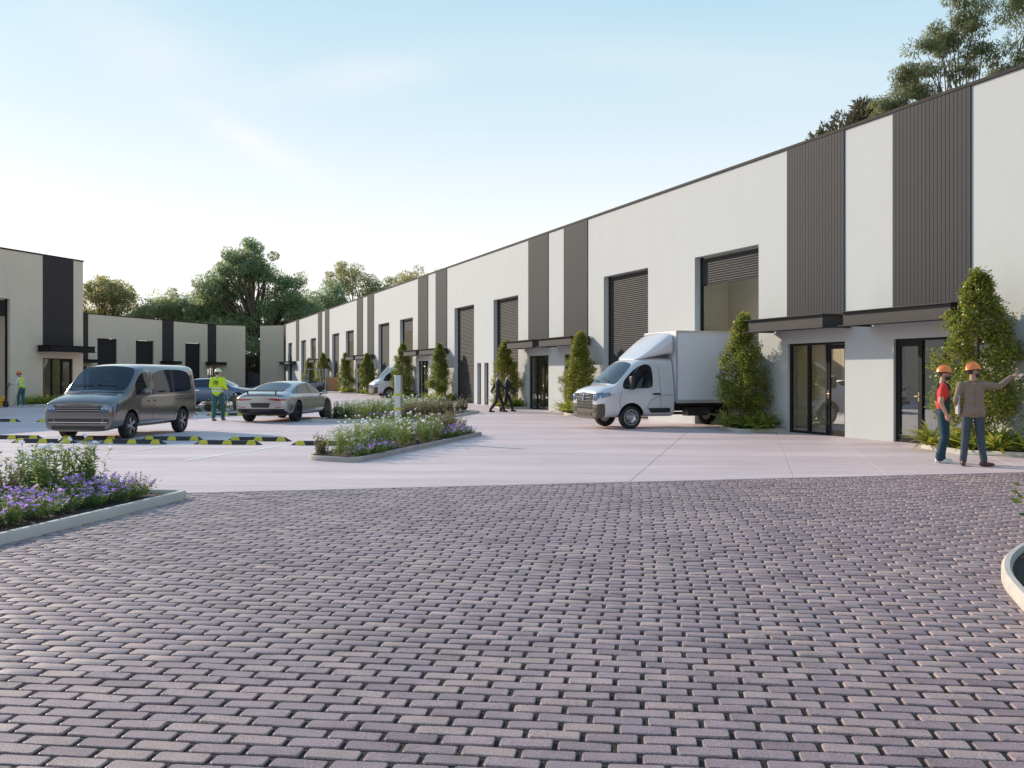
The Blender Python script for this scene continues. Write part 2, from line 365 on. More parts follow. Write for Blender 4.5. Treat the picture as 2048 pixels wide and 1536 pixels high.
# ------------------------------------------------------------------ ground, yard, paving
g = MB(); g.add([(-1500,-1500,-.06),(1500,-1500,-.06),(1500,1500,-.06),(-1500,1500,-.06)], [(0,1,2,3)])
tag(g.build('ground', m_ground), kind='structure')
UV_U = Vector((.237,.9715)); UV_V = Vector((.9715,-.237))           # joint direction of the yard and across it
def clip(poly, a, b, c):                                             # keep a*x+b*y+c >= 0
    out = []
    for i in range(len(poly)):
        p, q = poly[i], poly[(i+1) % len(poly)]; dp = a*p[0]+b*p[1]+c; dq = a*q[0]+b*q[1]+c
        if dp >= 0: out.append(p)
        if dp*dq < 0: t = dp/(dp-dq); out.append((p[0]+(q[0]-p[0])*t, p[1]+(q[1]-p[1])*t))
    return out
EA, EB, EC = -.2236, 1.0, -13.86-.2236*4.1                           # paving edge: y >= 13.86 + .2236 (x + 4.1)
yard = MB(); yard.add([(-60,-5,-.055),(60,-5,-.055),(60,150,-.055),(-60,150,-.055)], [(0,1,2,3)])
yard = tag(yard.build('concrete_yard', m_joint), kind='structure')
vl = [-58, -1.86, .6, 2.07, 4.53, 60]
for a, b in zip(vl[:-1], vl[1:]):
    pl = []
    for u, v in ((-30,a+.0035),(-30,b-.0035),(175,b-.0035),(175,a+.0035)):
        w = UV_U*u + UV_V*v; pl.append((w.x, w.y))
    pl = clip(pl, EA, EB, EC)
    if len(pl) > 2: MB().prism(pl, -.05, GZ).build('slab', m_conc, yard, bevel=.004, seg=1)
pv = MB(); pv.add([(-16,-1,-.010),(16,-1,-.010),(16,20,-.010),(-16,20,-.010)], [(0,1,2,3)])
paving = tag(pv.build('brick_paving', m_bed), kind='structure')
def paver_verts(L, B, var):
    r = random.Random(var); hx, hy = L/2, B/2; c = .010
    def ring(ins, z):
        x, y, k = hx-ins, hy-ins, c*(1-ins*12)
        return [(x-k,-y,z),(x,-y+k,z),(x,y-k,z),(x-k,y,z),(-x+k,y,z),(-x,y-k,z),(-x,-y+k,z),(-x+k,-y,z)]
    v = ring(0,-.03) + ring(.0005,-.005) + ring(.0022,-.0014) + ring(.0048,0)
    f = []
    for q in range(3):
        for i in range(8): f.append((q*8+i, q*8+(i+1)%8, q*8+8+(i+1)%8, q*8+8+i))
    f.append(tuple(range(24,32))); return np.array(v), f
PL, PB = .262, .1165
pv0, pf0 = paver_verts(PL-.025, PB-.020, 1)
me_paver = bpy.data.meshes.new('paver'); me_paver.from_pydata([tuple(v) for v in pv0], [], pf0); me_paver.materials.append(m_paver)
me_paver.polygons.foreach_set('use_smooth', [False]*25)
ra = math.atan2(-.128, .991); ca, sa = math.cos(ra), math.sin(ra)
spots = []
for i in range(-18, 170):
    off = (.5 if i % 2 else 0) + random.uniform(-.09, .09)
    for j in range(-55, 62):
        lx, ly = (j+off)*PL, i*PB; x, y = lx*ca - ly*sa, lx*sa + ly*ca
        y += 0
        if y < .4 or EA*x+EB*y+EC > .13: continue
        if x < -9 or x > 12.5: continue
        spots.append((x, y, ra + random.gauss(0,.010), random.gauss(0,.0016), random.gauss(0,.010), random.gauss(0,.012)))
inview = sorted([s for s in spots if abs(s[0])/max(s[1],.1) < .525 and s[1] > 4.12], key=lambda s: s[0]**2+s[1]**2)
near = set(inview[:300])
for (x, y, a, dz, t1, t2) in near:
    o = link('paver', me_paver, paving, (x, y, dz)); o.rotation_euler = (t1, t2, a)
far = [s for s in spots if s not in near]
S = np.array(far); c, s_ = np.cos(S[:,2]), np.sin(S[:,2])
vv = np.empty((len(S), 32, 3)); z = pv0[None,:,2] + S[:,4,None]*pv0[None,:,1] - S[:,5,None]*pv0[None,:,0] + S[:,3,None]
vv[:,:,0] = pv0[None,:,0]*c[:,None] - pv0[None,:,1]*s_[:,None] + S[:,0,None]
vv[:,:,1] = pv0[None,:,0]*s_[:,None] + pv0[None,:,1]*c[:,None] + S[:,1,None]; vv[:,:,2] = z
q = np.array(pf0[:24]); t = np.array(pf0[24:]); offs = (np.arange(len(S))*32)[:,None,None]
me = np_mesh('paver_field', [(vv.reshape(-1,3), (q[None]+offs).reshape(-1,4), 0), (np.zeros((0,3)), (t[None]+offs).reshape(-1,8) - len(S)*32, 0)], [m_paver])
tag(link('paver', me, paving), kind='stuff')
gp = np.stack([rng.uniform(-3.4,3.4,9000), rng.uniform(3.6,7.2,9000), np.full(9000,-.0085)], 1); gp = gp[np.abs(gp[:,0]) < gp[:,1]*.56]
gd_ = unit(rng.normal(size=gp.shape)*[1,1,.5]); v, f = leaf_arrays(gp, gd_, np.tile([0.,0,1.],(len(gp),1))+rng.normal(size=gp.shape)*.3, rng.uniform(.004,.010,len(gp)), rng.uniform(.004,.008,len(gp)))
tag(link('joint_grit', np_mesh('joint_grit', [(v, f, 0)], [m_grit]), paving), kind='stuff')
# parking lines
for k in range(8):
    v = -10.5-2.46*k
    for (u0, u1) in ((16.8, 26.6), (31.5, 41.0)):
        p, q = UV_U*u0+UV_V*v, UV_U*u1+UV_V*v
        l = MB(); l.beam((p.x,p.y,GZ+.004),(q.x,q.y,GZ+.004), .09, .004); tag(l.build('parking_line', m_line), kind='structure')
# ------------------------------------------------------------------ buildings
def wall(mb, x0, x1, y0, y1, z0, z1, ops, mi=0):
    x = x0
    for a, b, c, d in sorted(ops):
        if a > x: mb.box(x, a, y0, y1, z0, z1, mi)
        if d < z1: mb.box(a, b, y0, y1, d, z1, mi)
        if c > z0: mb.box(a, b, y0, y1, z0, c, mi)
        x = b
    if x < x1: mb.box(x, x1, y0, y1, z0, z1, mi)
def shutter_mesh(w, z0, z1, mat, pitch=.076):
    n = max(1, int((z1-z0)/pitch)); prof = []
    for i in range(n):
        z = z0 + i*pitch
        prof += [(0, z), (.016, z+.012), (.024, z+.036), (.018, z+.060)]
    prof.append((0, z0+n*pitch))
    v = []; f = []
    for (y, z) in prof: v += [(0,y,z),(w,y,z)]
    for i in range(len(prof)-1): f.append((2*i, 2*i+1, 2*i+3, 2*i+2))
    mb = MB(); mb.add(v, f); return mb
def roller_shutter(parent, x, w, ztop, zbot, mat, off=-.26):
    s = shutter_mesh(w-.16, zbot+.06, ztop-.02, mat).build('roller_shutter', mat, parent, (x+.08, off, 0), recalc=False)
    MB().box(0, w-.16, -.02, .03, zbot, zbot+.06).build('bottom_bar', m_frame, s)
    for xx in (-.08, w-.16):
        MB().box(xx, xx+.08, -.04, .05, GZ, ztop).build('guide_rail', m_frame, s)
    return s
plank_cache = {}
def cladding(parent, x, w, z0, z1, mat, individual):
    n = 20; pit = w/n
    base = MB().box(0, w, .001, .008, z0, z1)
    if not individual:
        for i in range(n): base.box(i*pit+.006, (i+1)*pit-.006, .009, .032, z0+.004, z1-.004, 1)
    o = base.build('cladding', [m_joint, mat], parent, (x, 0, 0))
    if individual:
        key = (round(w,2), z0, z1, mat.name)
        if key not in plank_cache:
            plank_cache[key] = MB().box(.006, pit-.006, .009, .034, z0+.004, z1-.004).build('cladding_plank', mat, o).data
            st = 1
        else: st = 0
        for i in range(st, n): link('cladding_plank', plank_cache[key], o, (i*pit, 0, 0))
    return o
def canopy(parent, a, b, dp=.9, z0=2.85, z1=3.17, mat=None):
    mat = mat or m_canopy
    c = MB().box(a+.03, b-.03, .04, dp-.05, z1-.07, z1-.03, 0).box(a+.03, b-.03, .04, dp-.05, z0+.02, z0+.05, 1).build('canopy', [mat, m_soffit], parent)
    MB().box(a, b, dp-.045, dp-.02, z0, z1).box(a-.10, b+.10, dp-.09, dp+.08, z1, z1+.016).box(a-.10, b+.10, dp-.09, dp+.08, z0-.016, z0).build('beam', mat, c)
    for x0, x1, f0, f1 in ((a, a+.025, a-.10, a+.06), (b-.025, b, b-.06, b+.10)):
        MB().box(x0, x1, .035, dp-.05, z0, z1).box(f0, f1, .035, dp-.093, z1, z1+.016).box(f0, f1, .035, dp-.093, z0-.016, z0).build('beam', mat, c)
    return c
def glass_door(parent, x0, x1, ztop=2.5, flip=False, y=-.12, blind=False):
    """frame, three bays, the last a hinged leaf; flip puts the leaf at the far end"""
    w = x1-x0
    def mx(p, q): return (p, q) if not flip else (w-q, w-p)
    fr = MB(); t = .055
    for p, q in ((0, t), (w-t, w)): fr.box(p, q, -.05, .05, GZ, ztop)
    fr.box(t, w-t, -.05, .05, ztop-t, ztop); fr.box(t, w-t, -.05, .05, GZ, .07)
    edges = [.34*w, .66*w]
    for e in edges: p, q = mx(e-.035, e+.035); fr.box(p, q, -.049, .052, .07, ztop-t)
    o = fr.build('glass_door', m_frame, parent, (x0, y, 0))
    l0, l1 = mx(.66*w+.035, w-t)
    lf = MB()
    for p, q in ((l0, l0+.07), (l1-.07, l1)): lf.box(p, q, -.03, .035, .075, ztop-t-.005)
    lf.box(l0+.07, l1-.07, -.03, .035, .075, .17); lf.box(l0+.07, l1-.07, -.03, .035, ztop-t-.13, ztop-t-.005)
    lf = lf.build('door_leaf', m_frame, o)
    for p, q in ((t, .34*w-.035), (.34*w+.035, .66*w-.035)):
        p, q = mx(p, q); MB().box(p, q, -.006, .006, .07, ztop-t).build('pane', m_glass, o)
    MB().box(l0+.07, l1-.07, -.006, .006, .17, ztop-t-.13).build('pane', m_glass, lf)
    hx = l0+.035 if not flip else l1-.035
    MB().box(hx-.018, hx+.018, .036, .05, 1.0, 1.22).tube([(hx,.05,1.12),(hx,.085,1.12),(hx+(.1 if not flip else -.1),.085,1.12)], .01, 6).build('handle', m_brass, lf)
    if blind:
        p, q = mx(.02, .58*w); MB().box(p, q, -.16, -.15, .95, ztop-.05).box(p, q, -.17, -.14, .92, .95).build('blind', m_blind, o)
    return o
# --- long white warehouse on the right: local x runs along the facade away from the camera, local y points out of the wall
D2 = Vector((-.3472, .9378)); WO = Vector((18.25, 0)); WROT = math.atan2(D2.y, D2.x)
def W(s, n, z=GZ): p = WO + D2*s + Vector((-D2.y, D2.x))*n; return Vector((p.x, p.y, z))
H = 8.0; S_END = 137.9; SA = 13.0
wh = thing('warehouse', 'long white warehouse with grey ribbed bands, canopies and roller shutters on the right', 'warehouse', (WO.x, WO.y, 0), WROT)
BAYS = [23.39+20.2*i for i in range(6)]
ops = []
STR = [(0, 2.44), (4.23, 6.68)]; SHU = [(8.1, 11.75), (15.0, 18.7)]; DTOP = 2.5; STOP = 5.5
for i, s0 in enumerate(BAYS[:5]):
    for a, b in STR: ops.append((s0+a, s0+b, 0, DTOP))
    for a, b in SHU: ops.append((s0+a, s0+b, 0, STOP))
    if i == 1: ops += [(s0+12.55, s0+13.25, 0, 2.25), (s0+13.8, s0+14.45, 0, 2.25)]
ops += [(BAYS[5]+6.0, BAYS[5]+9.3, 0, STOP), (BAYS[5]+11.6, S_END-.06, 0, DTOP)]
wm = MB(); wall(wm, SA, S_END, -.35, 0, 0, H, ops)
wm.build('wall', m_wall, wh)
MB().box(SA, S_END, -18, -2.32, 7.2, 7.3).build('roof', m_roof, wh)
MB().box(SA, S_END, -2.31, -.36, 7.24, 7.25).build('added_skylight', m_sky, wh)  # unseen roof opening, added to brighten the rooms behind doors and shutters
MB().box(SA-.02, S_END, -.38, .045, H+.002, H+.075).build('parapet_capping', m_frame, wh)
MB().box(SA, S_END, -18.3, -18, 0, 7.8).box(SA-.3, SA, -18.3, -.35, 0, 7.8).build('rear_wall', m_wall2, wh)
iw = MB().box(SA, S_END, -2.5, -2.33, 0, 7.19)
for s0 in BAYS[:5]:
    iw.box(s0+3.25, s0+3.42, -2.32, -.37, .005, 7.1); iw.box(s0+13.35, s0+13.5, -2.32, -.37, .005, 7.1)
iw.build('inner_wall', m_inner, wh)
for i, s0 in enumerate(BAYS):
    near_b = i < 2
    for k, (a, b) in enumerate(STR):
        if i == 5 and k == 1: continue
        z1 = H-.005; z0 = 3.19
        cladding(wh, s0+a, b-a, z0 if i < 5 else 3.19, z1, m_clad, near_b)
        if i < 5: glass_door(wh, s0+a, s0+b, DTOP, flip=(k == 1), blind=(i == 0 and k == 1))
    if i < 5:
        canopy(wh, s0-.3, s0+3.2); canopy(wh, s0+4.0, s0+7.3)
        for k, (a, b) in enumerate(SHU):
            opened = k == 0 and i != 1
            roller_shutter(wh, s0+a, b-a, STOP, 4.55 if opened else GZ, m_shut)
    if i == 1:
        for a, b in ((12.55, 13.25), (13.8, 14.45)):
            dl = MB().box(.0, b-a, -.2, -.16, GZ, 2.25).build('service_door', m_shut, wh, (s0+a, 0, 0))
s0 = BAYS[5]
roller_shutter(wh, s0+6.0, 3.3, STOP, GZ, m_shut); canopy(wh, s0+2.2, s0+13.3, .9)
cladding(wh, S_END-2.0, 1.9, 3.19, H-.005, m_clad2, False); glass_door(wh, s0+11.65, S_END-.1, DTOP)
# return wall closing the yard at the far end (faces the camera)
p0, p1 = W(S_END, 0), Vector((-33.2, 131.2, 0))
def wall_between(name, p, q, th, z0, z1, mat, parent=None, cap=None):
    d = Vector((q.x-p.x, q.y-p.y, 0)); L = d.length; a = math.atan2(d.y, d.x)
    return MB().box(0, L, 0, th, z0, z1).build(name, mat, parent, (p.x, p.y, 0), a)
ew = thing('end_wall', 'beige rendered return wall closing the far end of the yard right of the gap', 'wall', (p1.x, p1.y, 0), math.atan2(p0.y-p1.y, p0.x-p1.x))
L = (p0-p1).length
MB().box(0, L-.05, 0, .35, 0, H).build('wall', m_wall2, ew)
MB().box(-.02, L-.05, -.03, .38, H+.002, H+.075).build('capping', m_frame, ew)
# --- grey warehouse on the left, its far corner at (-24.3, 56.4); local x runs from that corner towards the camera
LO = Vector((-24.3, 56.4)); LROT = math.atan2(-.966, -.258)
lb = thing('warehouse', 'shaded grey warehouse block at the left edge with one dark ribbed band', 'warehouse', (LO.x, LO.y, 0), LROT)
lw = MB(); wall(lw, 0, 26, -.35, 0, 0, H, [(.83, 3.2, 0, DTOP), (5.56, 9.2, 0, STOP)])
lw.box(0, .35, -16, -.35, 0, H); lw.box(25.65, 26, -16, -.35, 0, H); lw.box(0, 26, -16.3, -16, 0, H)
lw.build('wall', m_wall2, lb)
MB().box(.36, 25.6, -15.9, -4.62, 7.2, 7.3).build('roof', m_roof, lb)
MB().box(.36, 25.6, -4.61, -.36, 7.24, 7.25).build('added_skylight', m_sky, lb)  # added out of view as well, lets sky light into this block
MB().box(-.03, 26, -.38, .04, H+.002, H+.075).box(-.03, .38, -16.3, -.385, H+.002, H+.075).build('parapet_capping', m_frame, lb)
MB().box(.4, 5.0, -4.6, -4.5, .005, 6.4).box(5.0, 5.15, -4.6, -.37, .005, 6.4).box(5.2, 12, -3.1, -3.0, .005, 6.4).build('inner_wall', m_wall2, lb)
cladding(lb, .83, 2.37, 3.19, H-.005, m_clad2, True)
glass_door(lb, .83, 3.2, DTOP, flip=True)
canopy(lb, .12, 3.6, .9, mat=m_frame)
roller_shutter(lb, 5.56, 3.64, STOP, 4.6, m_shut2, -.2)
# --- far warehouse behind it
FO = Vector((-38.4, 129.0))
fb = thing('warehouse', 'far grey warehouse with three closed dark shutters behind the parked cars', 'warehouse', (FO.x, FO.y, 0), LROT)
fops = [(9.3, 11.6, 0, DTOP), (-.1+.3, 1.9, 0, DTOP), (3.5, 6.85, 0, STOP), (13.2, 16.6, 0, STOP), (19.9, 23.2, 0, STOP), (24.9, 27.2, 0, DTOP)]
fw = MB(); wall(fw, 0, 40, -.35, 0, 0, H, fops); fw.box(39.65, 40, -16, -.35, 0, H); fw.box(0, 40, -16.3, -16, 0, H)
fw.build('wall', m_wall2, fb)
MB().box(0, 39.6, -15.9, -.36, 7.2, 7.3).build('roof', m_roof, fb)
MB().box(0, 40, -.38, .04, H+.002, H+.09).build('parapet_capping', m_frame, fb)
for a, b in ((3.5, 6.85), (13.2, 16.6), (19.9, 23.2)): roller_shutter(fb, a, b-a, STOP, GZ, m_shut2, -.2)
for a, b in ((-.1, 1.9), (9.3, 11.6), (24.7, 27.0)): cladding(fb, a, b-a, 3.19, H-.005, m_clad2, False)
for a, b in ((.2, 1.9), (9.3, 11.6), (24.9, 27.2)): glass_door(fb, a, b, DTOP)
for a, b in ((-1.2, 2.4), (8.9, 12.0), (24.2, 27.6)): canopy(fb, a, b, .9, mat=m_frame)
d = Vector((-35.2, 131.2)) - FO; ea = math.atan2(d.y, d.x)
fe = thing('end_wall', 'beige rendered return wall closing the far end of the yard left of the gap', 'wall', (FO.x-.25, FO.y+.02, 0), ea)
MB().box(0, d.length+.3, 0, .35, 0, H).build('wall', m_wall2, fe)
MB().box(0, d.length+.3, -.03, .38, H+.002, H+.075).build('capping', m_frame, fe)
fn = thing('fence', 'dark navy panel fence across the gap at the far end of the yard', 'fence', (-35.6, 134.0, 0))
m_fence = M('fence_navy', (.025,.03,.05), .5, noise=(3,.1))
for k in range(4): MB().box(k*1.0+.02, k*1.0+.98, 0, .05, .05, 1.75).build('panel', m_fence, fn)
for k in range(5): MB().box(k*1.0-.03, k*1.0+.03, -.02, .07, 0, 1.82).build('post', m_fence, fn)
# ------------------------------------------------------------------ wheel stops
def wheel_stop(loc, rz, label):
    t = thing('wheel_stop', label, 'wheel stop', loc, rz, 'black and yellow rubber wheel stops')
    L = 1.62; prof = [(-.075,0),(.075,0),(.06,.075),(.035,.10),(-.035,.10),(-.06,.075)]
    v = []; f = []
    for x, sc in ((-L/2,.12),(-L/2+.16,1),(L/2-.16,1),(L/2,.12)):
        v += [(x, y, z*sc) for y, z in prof]
    for i in range(3):
        for k in range(6): f.append((i*6+k, i*6+(k+1)%6, (i+1)*6+(k+1)%6, (i+1)*6+k))
    f += [tuple(range(6))[::-1], tuple(range(18,24))]
    MB().add(v, f).build('body', m_rub, t)
    for cx in (-.58, 0, .58):
        m = MB(); w0, w1 = .125, .075
        for sy in (1,):
            a = [(cx-w0,-.0775,.003),(cx+w0,-.0775,.003),(cx+w1+.02,-.0625,.0755),(cx-w1-.02,-.0625,.0755),(cx+w1,-.0365,.1025),(cx-w1,-.0365,.1025),(cx+w1,.0365,.1025),(cx-w1,.0365,.1025),
                 (cx+w1+.02,.0625,.0755),(cx-w1-.02,.0625,.0755),(cx+w0,.0775,.003),(cx-w0,.0775,.003)]
            m.add(a, [(0,1,2,3),(3,2,4,5),(5,4,6,7),(7,6,8,9),(9,8,10,11)])
        m.build('yellow_marking', m_yel, t, recalc=True)
    return t
ws = None
row = lambda k: ['leftmost', 'second from the left', 'third from the left', 'rightmost'][k]
stops = []
for k, x in enumerate((-11.16, -8.94, -6.62, -4.30)):
    stops.append((x, 23.75-.116*(x+11.16), 'black and yellow wheel stop, '+row(k)+' of the nearest row'))
for k, x in enumerate((-12.6, -10.55, -8.40, -6.20)):
    stops.append((x, 25.15-.116*(x+12.6), 'black and yellow wheel stop, '+row(k)+' of the row just behind the nearest'))
stops += [(-17.7, 34.3, 'black and yellow wheel stop in the shaded bay at the left picture edge'), (-15.5, 34.1, 'black and yellow wheel stop just left of the silver van in the shaded bays'),
          (-13.4, 39.9, 'black and yellow wheel stop just right of the silver van'), (-11.3, 39.4, 'black and yellow wheel stop at the feet of the worker in the lime jacket'), (-9.75, 39.0, 'black and yellow wheel stop hidden partly behind the back of the silver coupe'),
          (-14.2, 47.5, 'black and yellow wheel stop beneath the nose of the blue saloon')]
for k, (x, y, lb_) in enumerate(stops):
    if ws is None: ws = wheel_stop((x, y, GZ), R(-6.6), lb_)
    else: dup_at(ws, (x, y, GZ), R(-6.6), lb_)
# ------------------------------------------------------------------ vehicles
def split_mat(me, idx, mats):
    bm = bmesh.new(); bm.from_mesh(me)
    bmesh.ops.delete(bm, geom=[f for f in bm.faces if f.material_index != idx], context='FACES')
    out = []
    seen = set(); bm.faces.ensure_lookup_table()
    for f in bm.faces:
        if f.index in seen: continue
        st = [f]; comp = []; seen.add(f.index)
        while st:
            a = st.pop(); comp.append(a)
            for e in a.edges:
                for b in e.link_faces:
                    if b.index not in seen: seen.add(b.index); st.append(b)
        out.append([x.index for x in comp])
    return bm, out
def car_body(root, sts, mf, mats, names, wheels, arch=.40, lvl=2, crease=.92, jc=None, ic=None):
    N = len(sts[0][1]); R2 = 2*N-2
    bm = bmesh.new(); cl = bm.edges.layers.float.new('crease_edge'); grid = []
    for x, pts in sts:
        ring = [bm.verts.new((x, y, z)) for y, z in pts] + [bm.verts.new((x, -y, z)) for y, z in pts[-2:0:-1]]
        grid.append(ring)
    for i in range(len(sts)-1):
        for k in range(R2):
            j = k if k < N-1 else R2-1-k
            f = bm.faces.new((grid[i][k], grid[i+1][k], grid[i+1][(k+1)%R2], grid[i][(k+1)%R2])); f.material_index = mf(i, j); f.smooth = True
    for gi, ii in ((0, -1), (len(sts)-1, len(sts)-1)):
        r = grid[gi]
        for j in range(N-1):
            a, b = r[j], r[j+1]; c, d = r[(R2-j-1)%R2], r[(R2-j)%R2]
            vs = [a, b, c, d]; u = []
            for q in vs:
                if q not in u: u.append(q)
            f = bm.faces.new(u); f.material_index = mf(ii, j); f.smooth = True
    bmesh.ops.recalc_face_normals(bm, faces=bm.faces)
    for e in bm.edges:
        if len(e.link_faces) == 2 and e.link_faces[0].material_index != e.link_faces[1].material_index: e[cl] = crease
    for i, r in enumerate(grid):
        for k in range(R2):
            j = k if k <= N-1 else R2-k
            if jc and j in jc and i < len(grid)-1:
                e = bm.edges.get((r[k], grid[i+1][k]))
                if e: e[cl] = max(e[cl], jc[j])
            if ic and i in ic:
                e = bm.edges.get((r[k], r[(k+1)%R2]))
                if e: e[cl] = max(e[cl], ic[i])
    me = bpy.data.meshes.new('body'); bm.to_mesh(me); bm.free()
    tmp = bpy.data.objects.new('tmp', me); COL.objects.link(tmp)
    for m in mats: me.materials.append(m)
    sm = tmp.modifiers.new('s', 'SUBSURF'); sm.levels = lvl; sm.render_levels = lvl
    cut = MB()
    for (x, y, r) in wheels:
        s = 1 if y > 0 else -1
        cut.lathe([(.001, 0), (arch, 0), (arch, .45), (.001, .45)], 28, len(mats)-1, Matrix.Translation((x, y+s*.14, r+.02)) @ Matrix.Rotation(R(90)*s, 4, 'X'))
    co = None
    if wheels:
        co = cut.build('cut', mats, smooth=True, sharp=30)
        bo = tmp.modifiers.new('b', 'BOOLEAN'); bo.object = co; bo.operation = 'DIFFERENCE'; bo.solver = 'EXACT'
    dg = bpy.context.evaluated_depsgraph_get(); dg.update()
    em = bpy.data.meshes.new_from_object(tmp.evaluated_get(dg))
    bpy.data.objects.remove(tmp)
    if co: bpy.data.objects.remove(co)
    bt = bmesh.new(); bt.from_mesh(em); bvh = BVHTree.FromBMesh(bt); bt.free()
    for k, nm in enumerate(names):
        b2, comps = split_mat(em, k, mats)
        if not comps: b2.free(); continue
        groups = comps if nm in ('side_window', 'windscreen', 'rear_window', 'wheel_arch', 'window_pillar') else [sum(comps, [])]
        if nm in ('side_window', 'windscreen', 'rear_window'):          # sub-split into connected panes
            pass
        for g_ in groups:
            if len(groups) > 1 and len(g_) < 2: continue
            b3 = b2.copy(); b3.faces.ensure_lookup_table(); gs = set(g_)
            bmesh.ops.delete(b3, geom=[f for f in b3.faces if f.index not in gs], context='FACES')
            mm = bpy.data.meshes.new(nm)
            for f in b3.faces: f.material_index = 0; f.smooth = True
            b3.to_mesh(mm); b3.free(); mm.materials.append(mats[k]); mm.set_sharp_from_angle(angle=R(40))
            link(nm, mm, root)
        b2.free()
    return bvh
def cast(bvh, ax, sg, a, b):
    if ax == 'x': o, d = Vector((sg*12, a, b)), Vector((-sg, 0, 0))
    elif ax == 'y': o, d = Vector((a, sg*12, b)), Vector((0, -sg, 0))
    else: o, d = Vector((a, b, 12)), Vector((0, 0, -1))
    h, n, i, dist = bvh.ray_cast(o, d)
    if h is None:
        near = bvh.find_nearest(Vector((sg*2.4, a, b)) if ax == 'x' else Vector((a, sg*.9, b)) if ax == 'y' else Vector((a, b, 1.5)))
        h = near[0]
    return h, -d
def resamp(pl, t):
    L = [0]
    for p, q in zip(pl[:-1], pl[1:]): L.append(L[-1]+math.dist(p, q))
    s = t*L[-1]
    for k in range(len(pl)-1):
        if s <= L[k+1]+1e-9:
            u = (s-L[k])/max(L[k+1]-L[k], 1e-9); return [pl[k][c]+(pl[k+1][c]-pl[k][c])*u for c in range(2)]
    return pl[-1]
def patch(bvh, ax, sg, lo, hi, mat, name, root, nu=10, nv=4, off=.012, th=.04, mirror=False):
    res = []
    for mir in ((1, -1) if mirror else (1,)):
        fr = []; bk = []
        for v in range(nv+1):
            for u in range(nu+1):
                p, q = resamp(lo, u/nu), resamp(hi, u/nu); t = v/nv
                a, b = p[0]+(q[0]-p[0])*t, p[1]+(q[1]-p[1])*t
                if ax == 'y': h, d = cast(bvh, ax, sg*mir, a, b)
                else: h, d = cast(bvh, ax, sg, a*(mir if ax == 'x' else 1), b*(mir if ax == 'z' else 1))
                fr.append(h+d*off); bk.append(h-d*th)
        n = (nu+1)*(nv+1); f = []
        g_ = lambda u, v: v*(nu+1)+u
        for v in range(nv):
            for u in range(nu): f.append((g_(u,v), g_(u+1,v), g_(u+1,v+1), g_(u,v+1)))
        bd = [g_(u,0) for u in range(nu)] + [g_(nu,v) for v in range(nv)] + [g_(u,nv) for u in range(nu,0,-1)] + [g_(0,v) for v in range(nv,0,-1)]
        for k in range(len(bd)):
            a, b = bd[k], bd[(k+1)%len(bd)]; f.append((b, a, a+n, b+n))
        res.append(MB().add(fr+bk, f).build(name, mat, root, smooth=True, sharp=45))
    return res
def strip(bvh, ax, sg, path, w, mat, name, root, off=.006, n=14, mirror=False):
    pts = [resamp(path, k/n) for k in range(n+1)]; lo, hi = [], []
    for k, p in enumerate(pts):
        a, b = pts[max(k-1,0)], pts[min(k+1,n)]; d = Vector((b[0]-a[0], b[1]-a[1])).normalized()
        lo.append((p[0]+d.y*w/2, p[1]-d.x*w/2)); hi.append((p[0]-d.y*w/2, p[1]+d.x*w/2))
    return patch(bvh, ax, sg, lo, hi, mat, name, root, n, 1, off, .01, mirror)
wheel_cache = {}
def wheel(root, x, y, r, w, rim, style):
    key = (r, w, rim.name, style); s = 1 if y > 0 else -1
    if key in wheel_cache:
        o = dup(wheel_cache[key], root)
    else:
        Mx = Matrix.Rotation(R(-90), 4, 'X')                       # lathe axis z -> +y (outside)
        o = MB().lathe([(r*.62,-w/2),(r*.9,-w/2),(r*.985,-w*.38),(r,-w*.15),(r,w*.15),(r*.985,w*.38),(r*.9,w/2),(r*.70,w*.49),(r*.66,w*.42),(r*.64,-w*.4)], 36, 0, Mx, True).build('wheel', m_tyre, root, smooth=True)
        rm = MB().lathe([(r*.655,-w*.3),(r*.645,w*.40),(r*.70,w*.44),(r*.70,w*.46),(r*.62,w*.46),(r*.60,w*.30),(r*.58,-w*.05),(.01,-w*.05)], 36, 1 if style != 'steel' else 0, Mx)
        if style == 'steel':
            rm.lathe([(r*.6,w*.1),(r*.5,w*.34),(r*.42,w*.30),(r*.25,w*.15),(r*.2,w*.44),(.005,w*.46)], 28, 0, Mx)
            for k in range(8):
                a = k*math.pi/4; rm.ell((r*.53*math.cos(a), w*.33, r*.53*math.sin(a)), (.03,.012,.03), 8, 4, 1)
        else:
            ns = {'double': 5, 'multi': 10}[style]
            for k in range(ns):
                for da in ((-.17, .17) if style == 'double' else (0,)):
                    a = 2*math.pi*k/ns; b = a+da
                    p = (r*.14*math.cos(a+da*.6), w*.36, r*.14*math.sin(a+da*.6)); q = (r*.62*math.cos(b), w*.40, r*.62*math.sin(b))
                    rm.beam(p, q, .022 if style == 'multi' else .030, .03, 0, up=(0,1,0))
            rm.lathe([(r*.16,w*.28),(r*.16,w*.42),(.005,w*.44)], 16, 0, Mx)
        rm.build('rim', [rim, m_black], o, smooth=True, sharp=30)
        MB().lathe([(r*.5,-.01),(r*.5,.01),(.01,.012)], 24, 0, Matrix.Translation((0,-w*.02+.01,0)) @ Mx).build('brake_disc', m_steel, o)
        wheel_cache[key] = o
    o.location = (x, y, r); o.rotation_euler = (random.uniform(0,1) if False else 0, 0, 0 if s > 0 else math.pi)
    return o
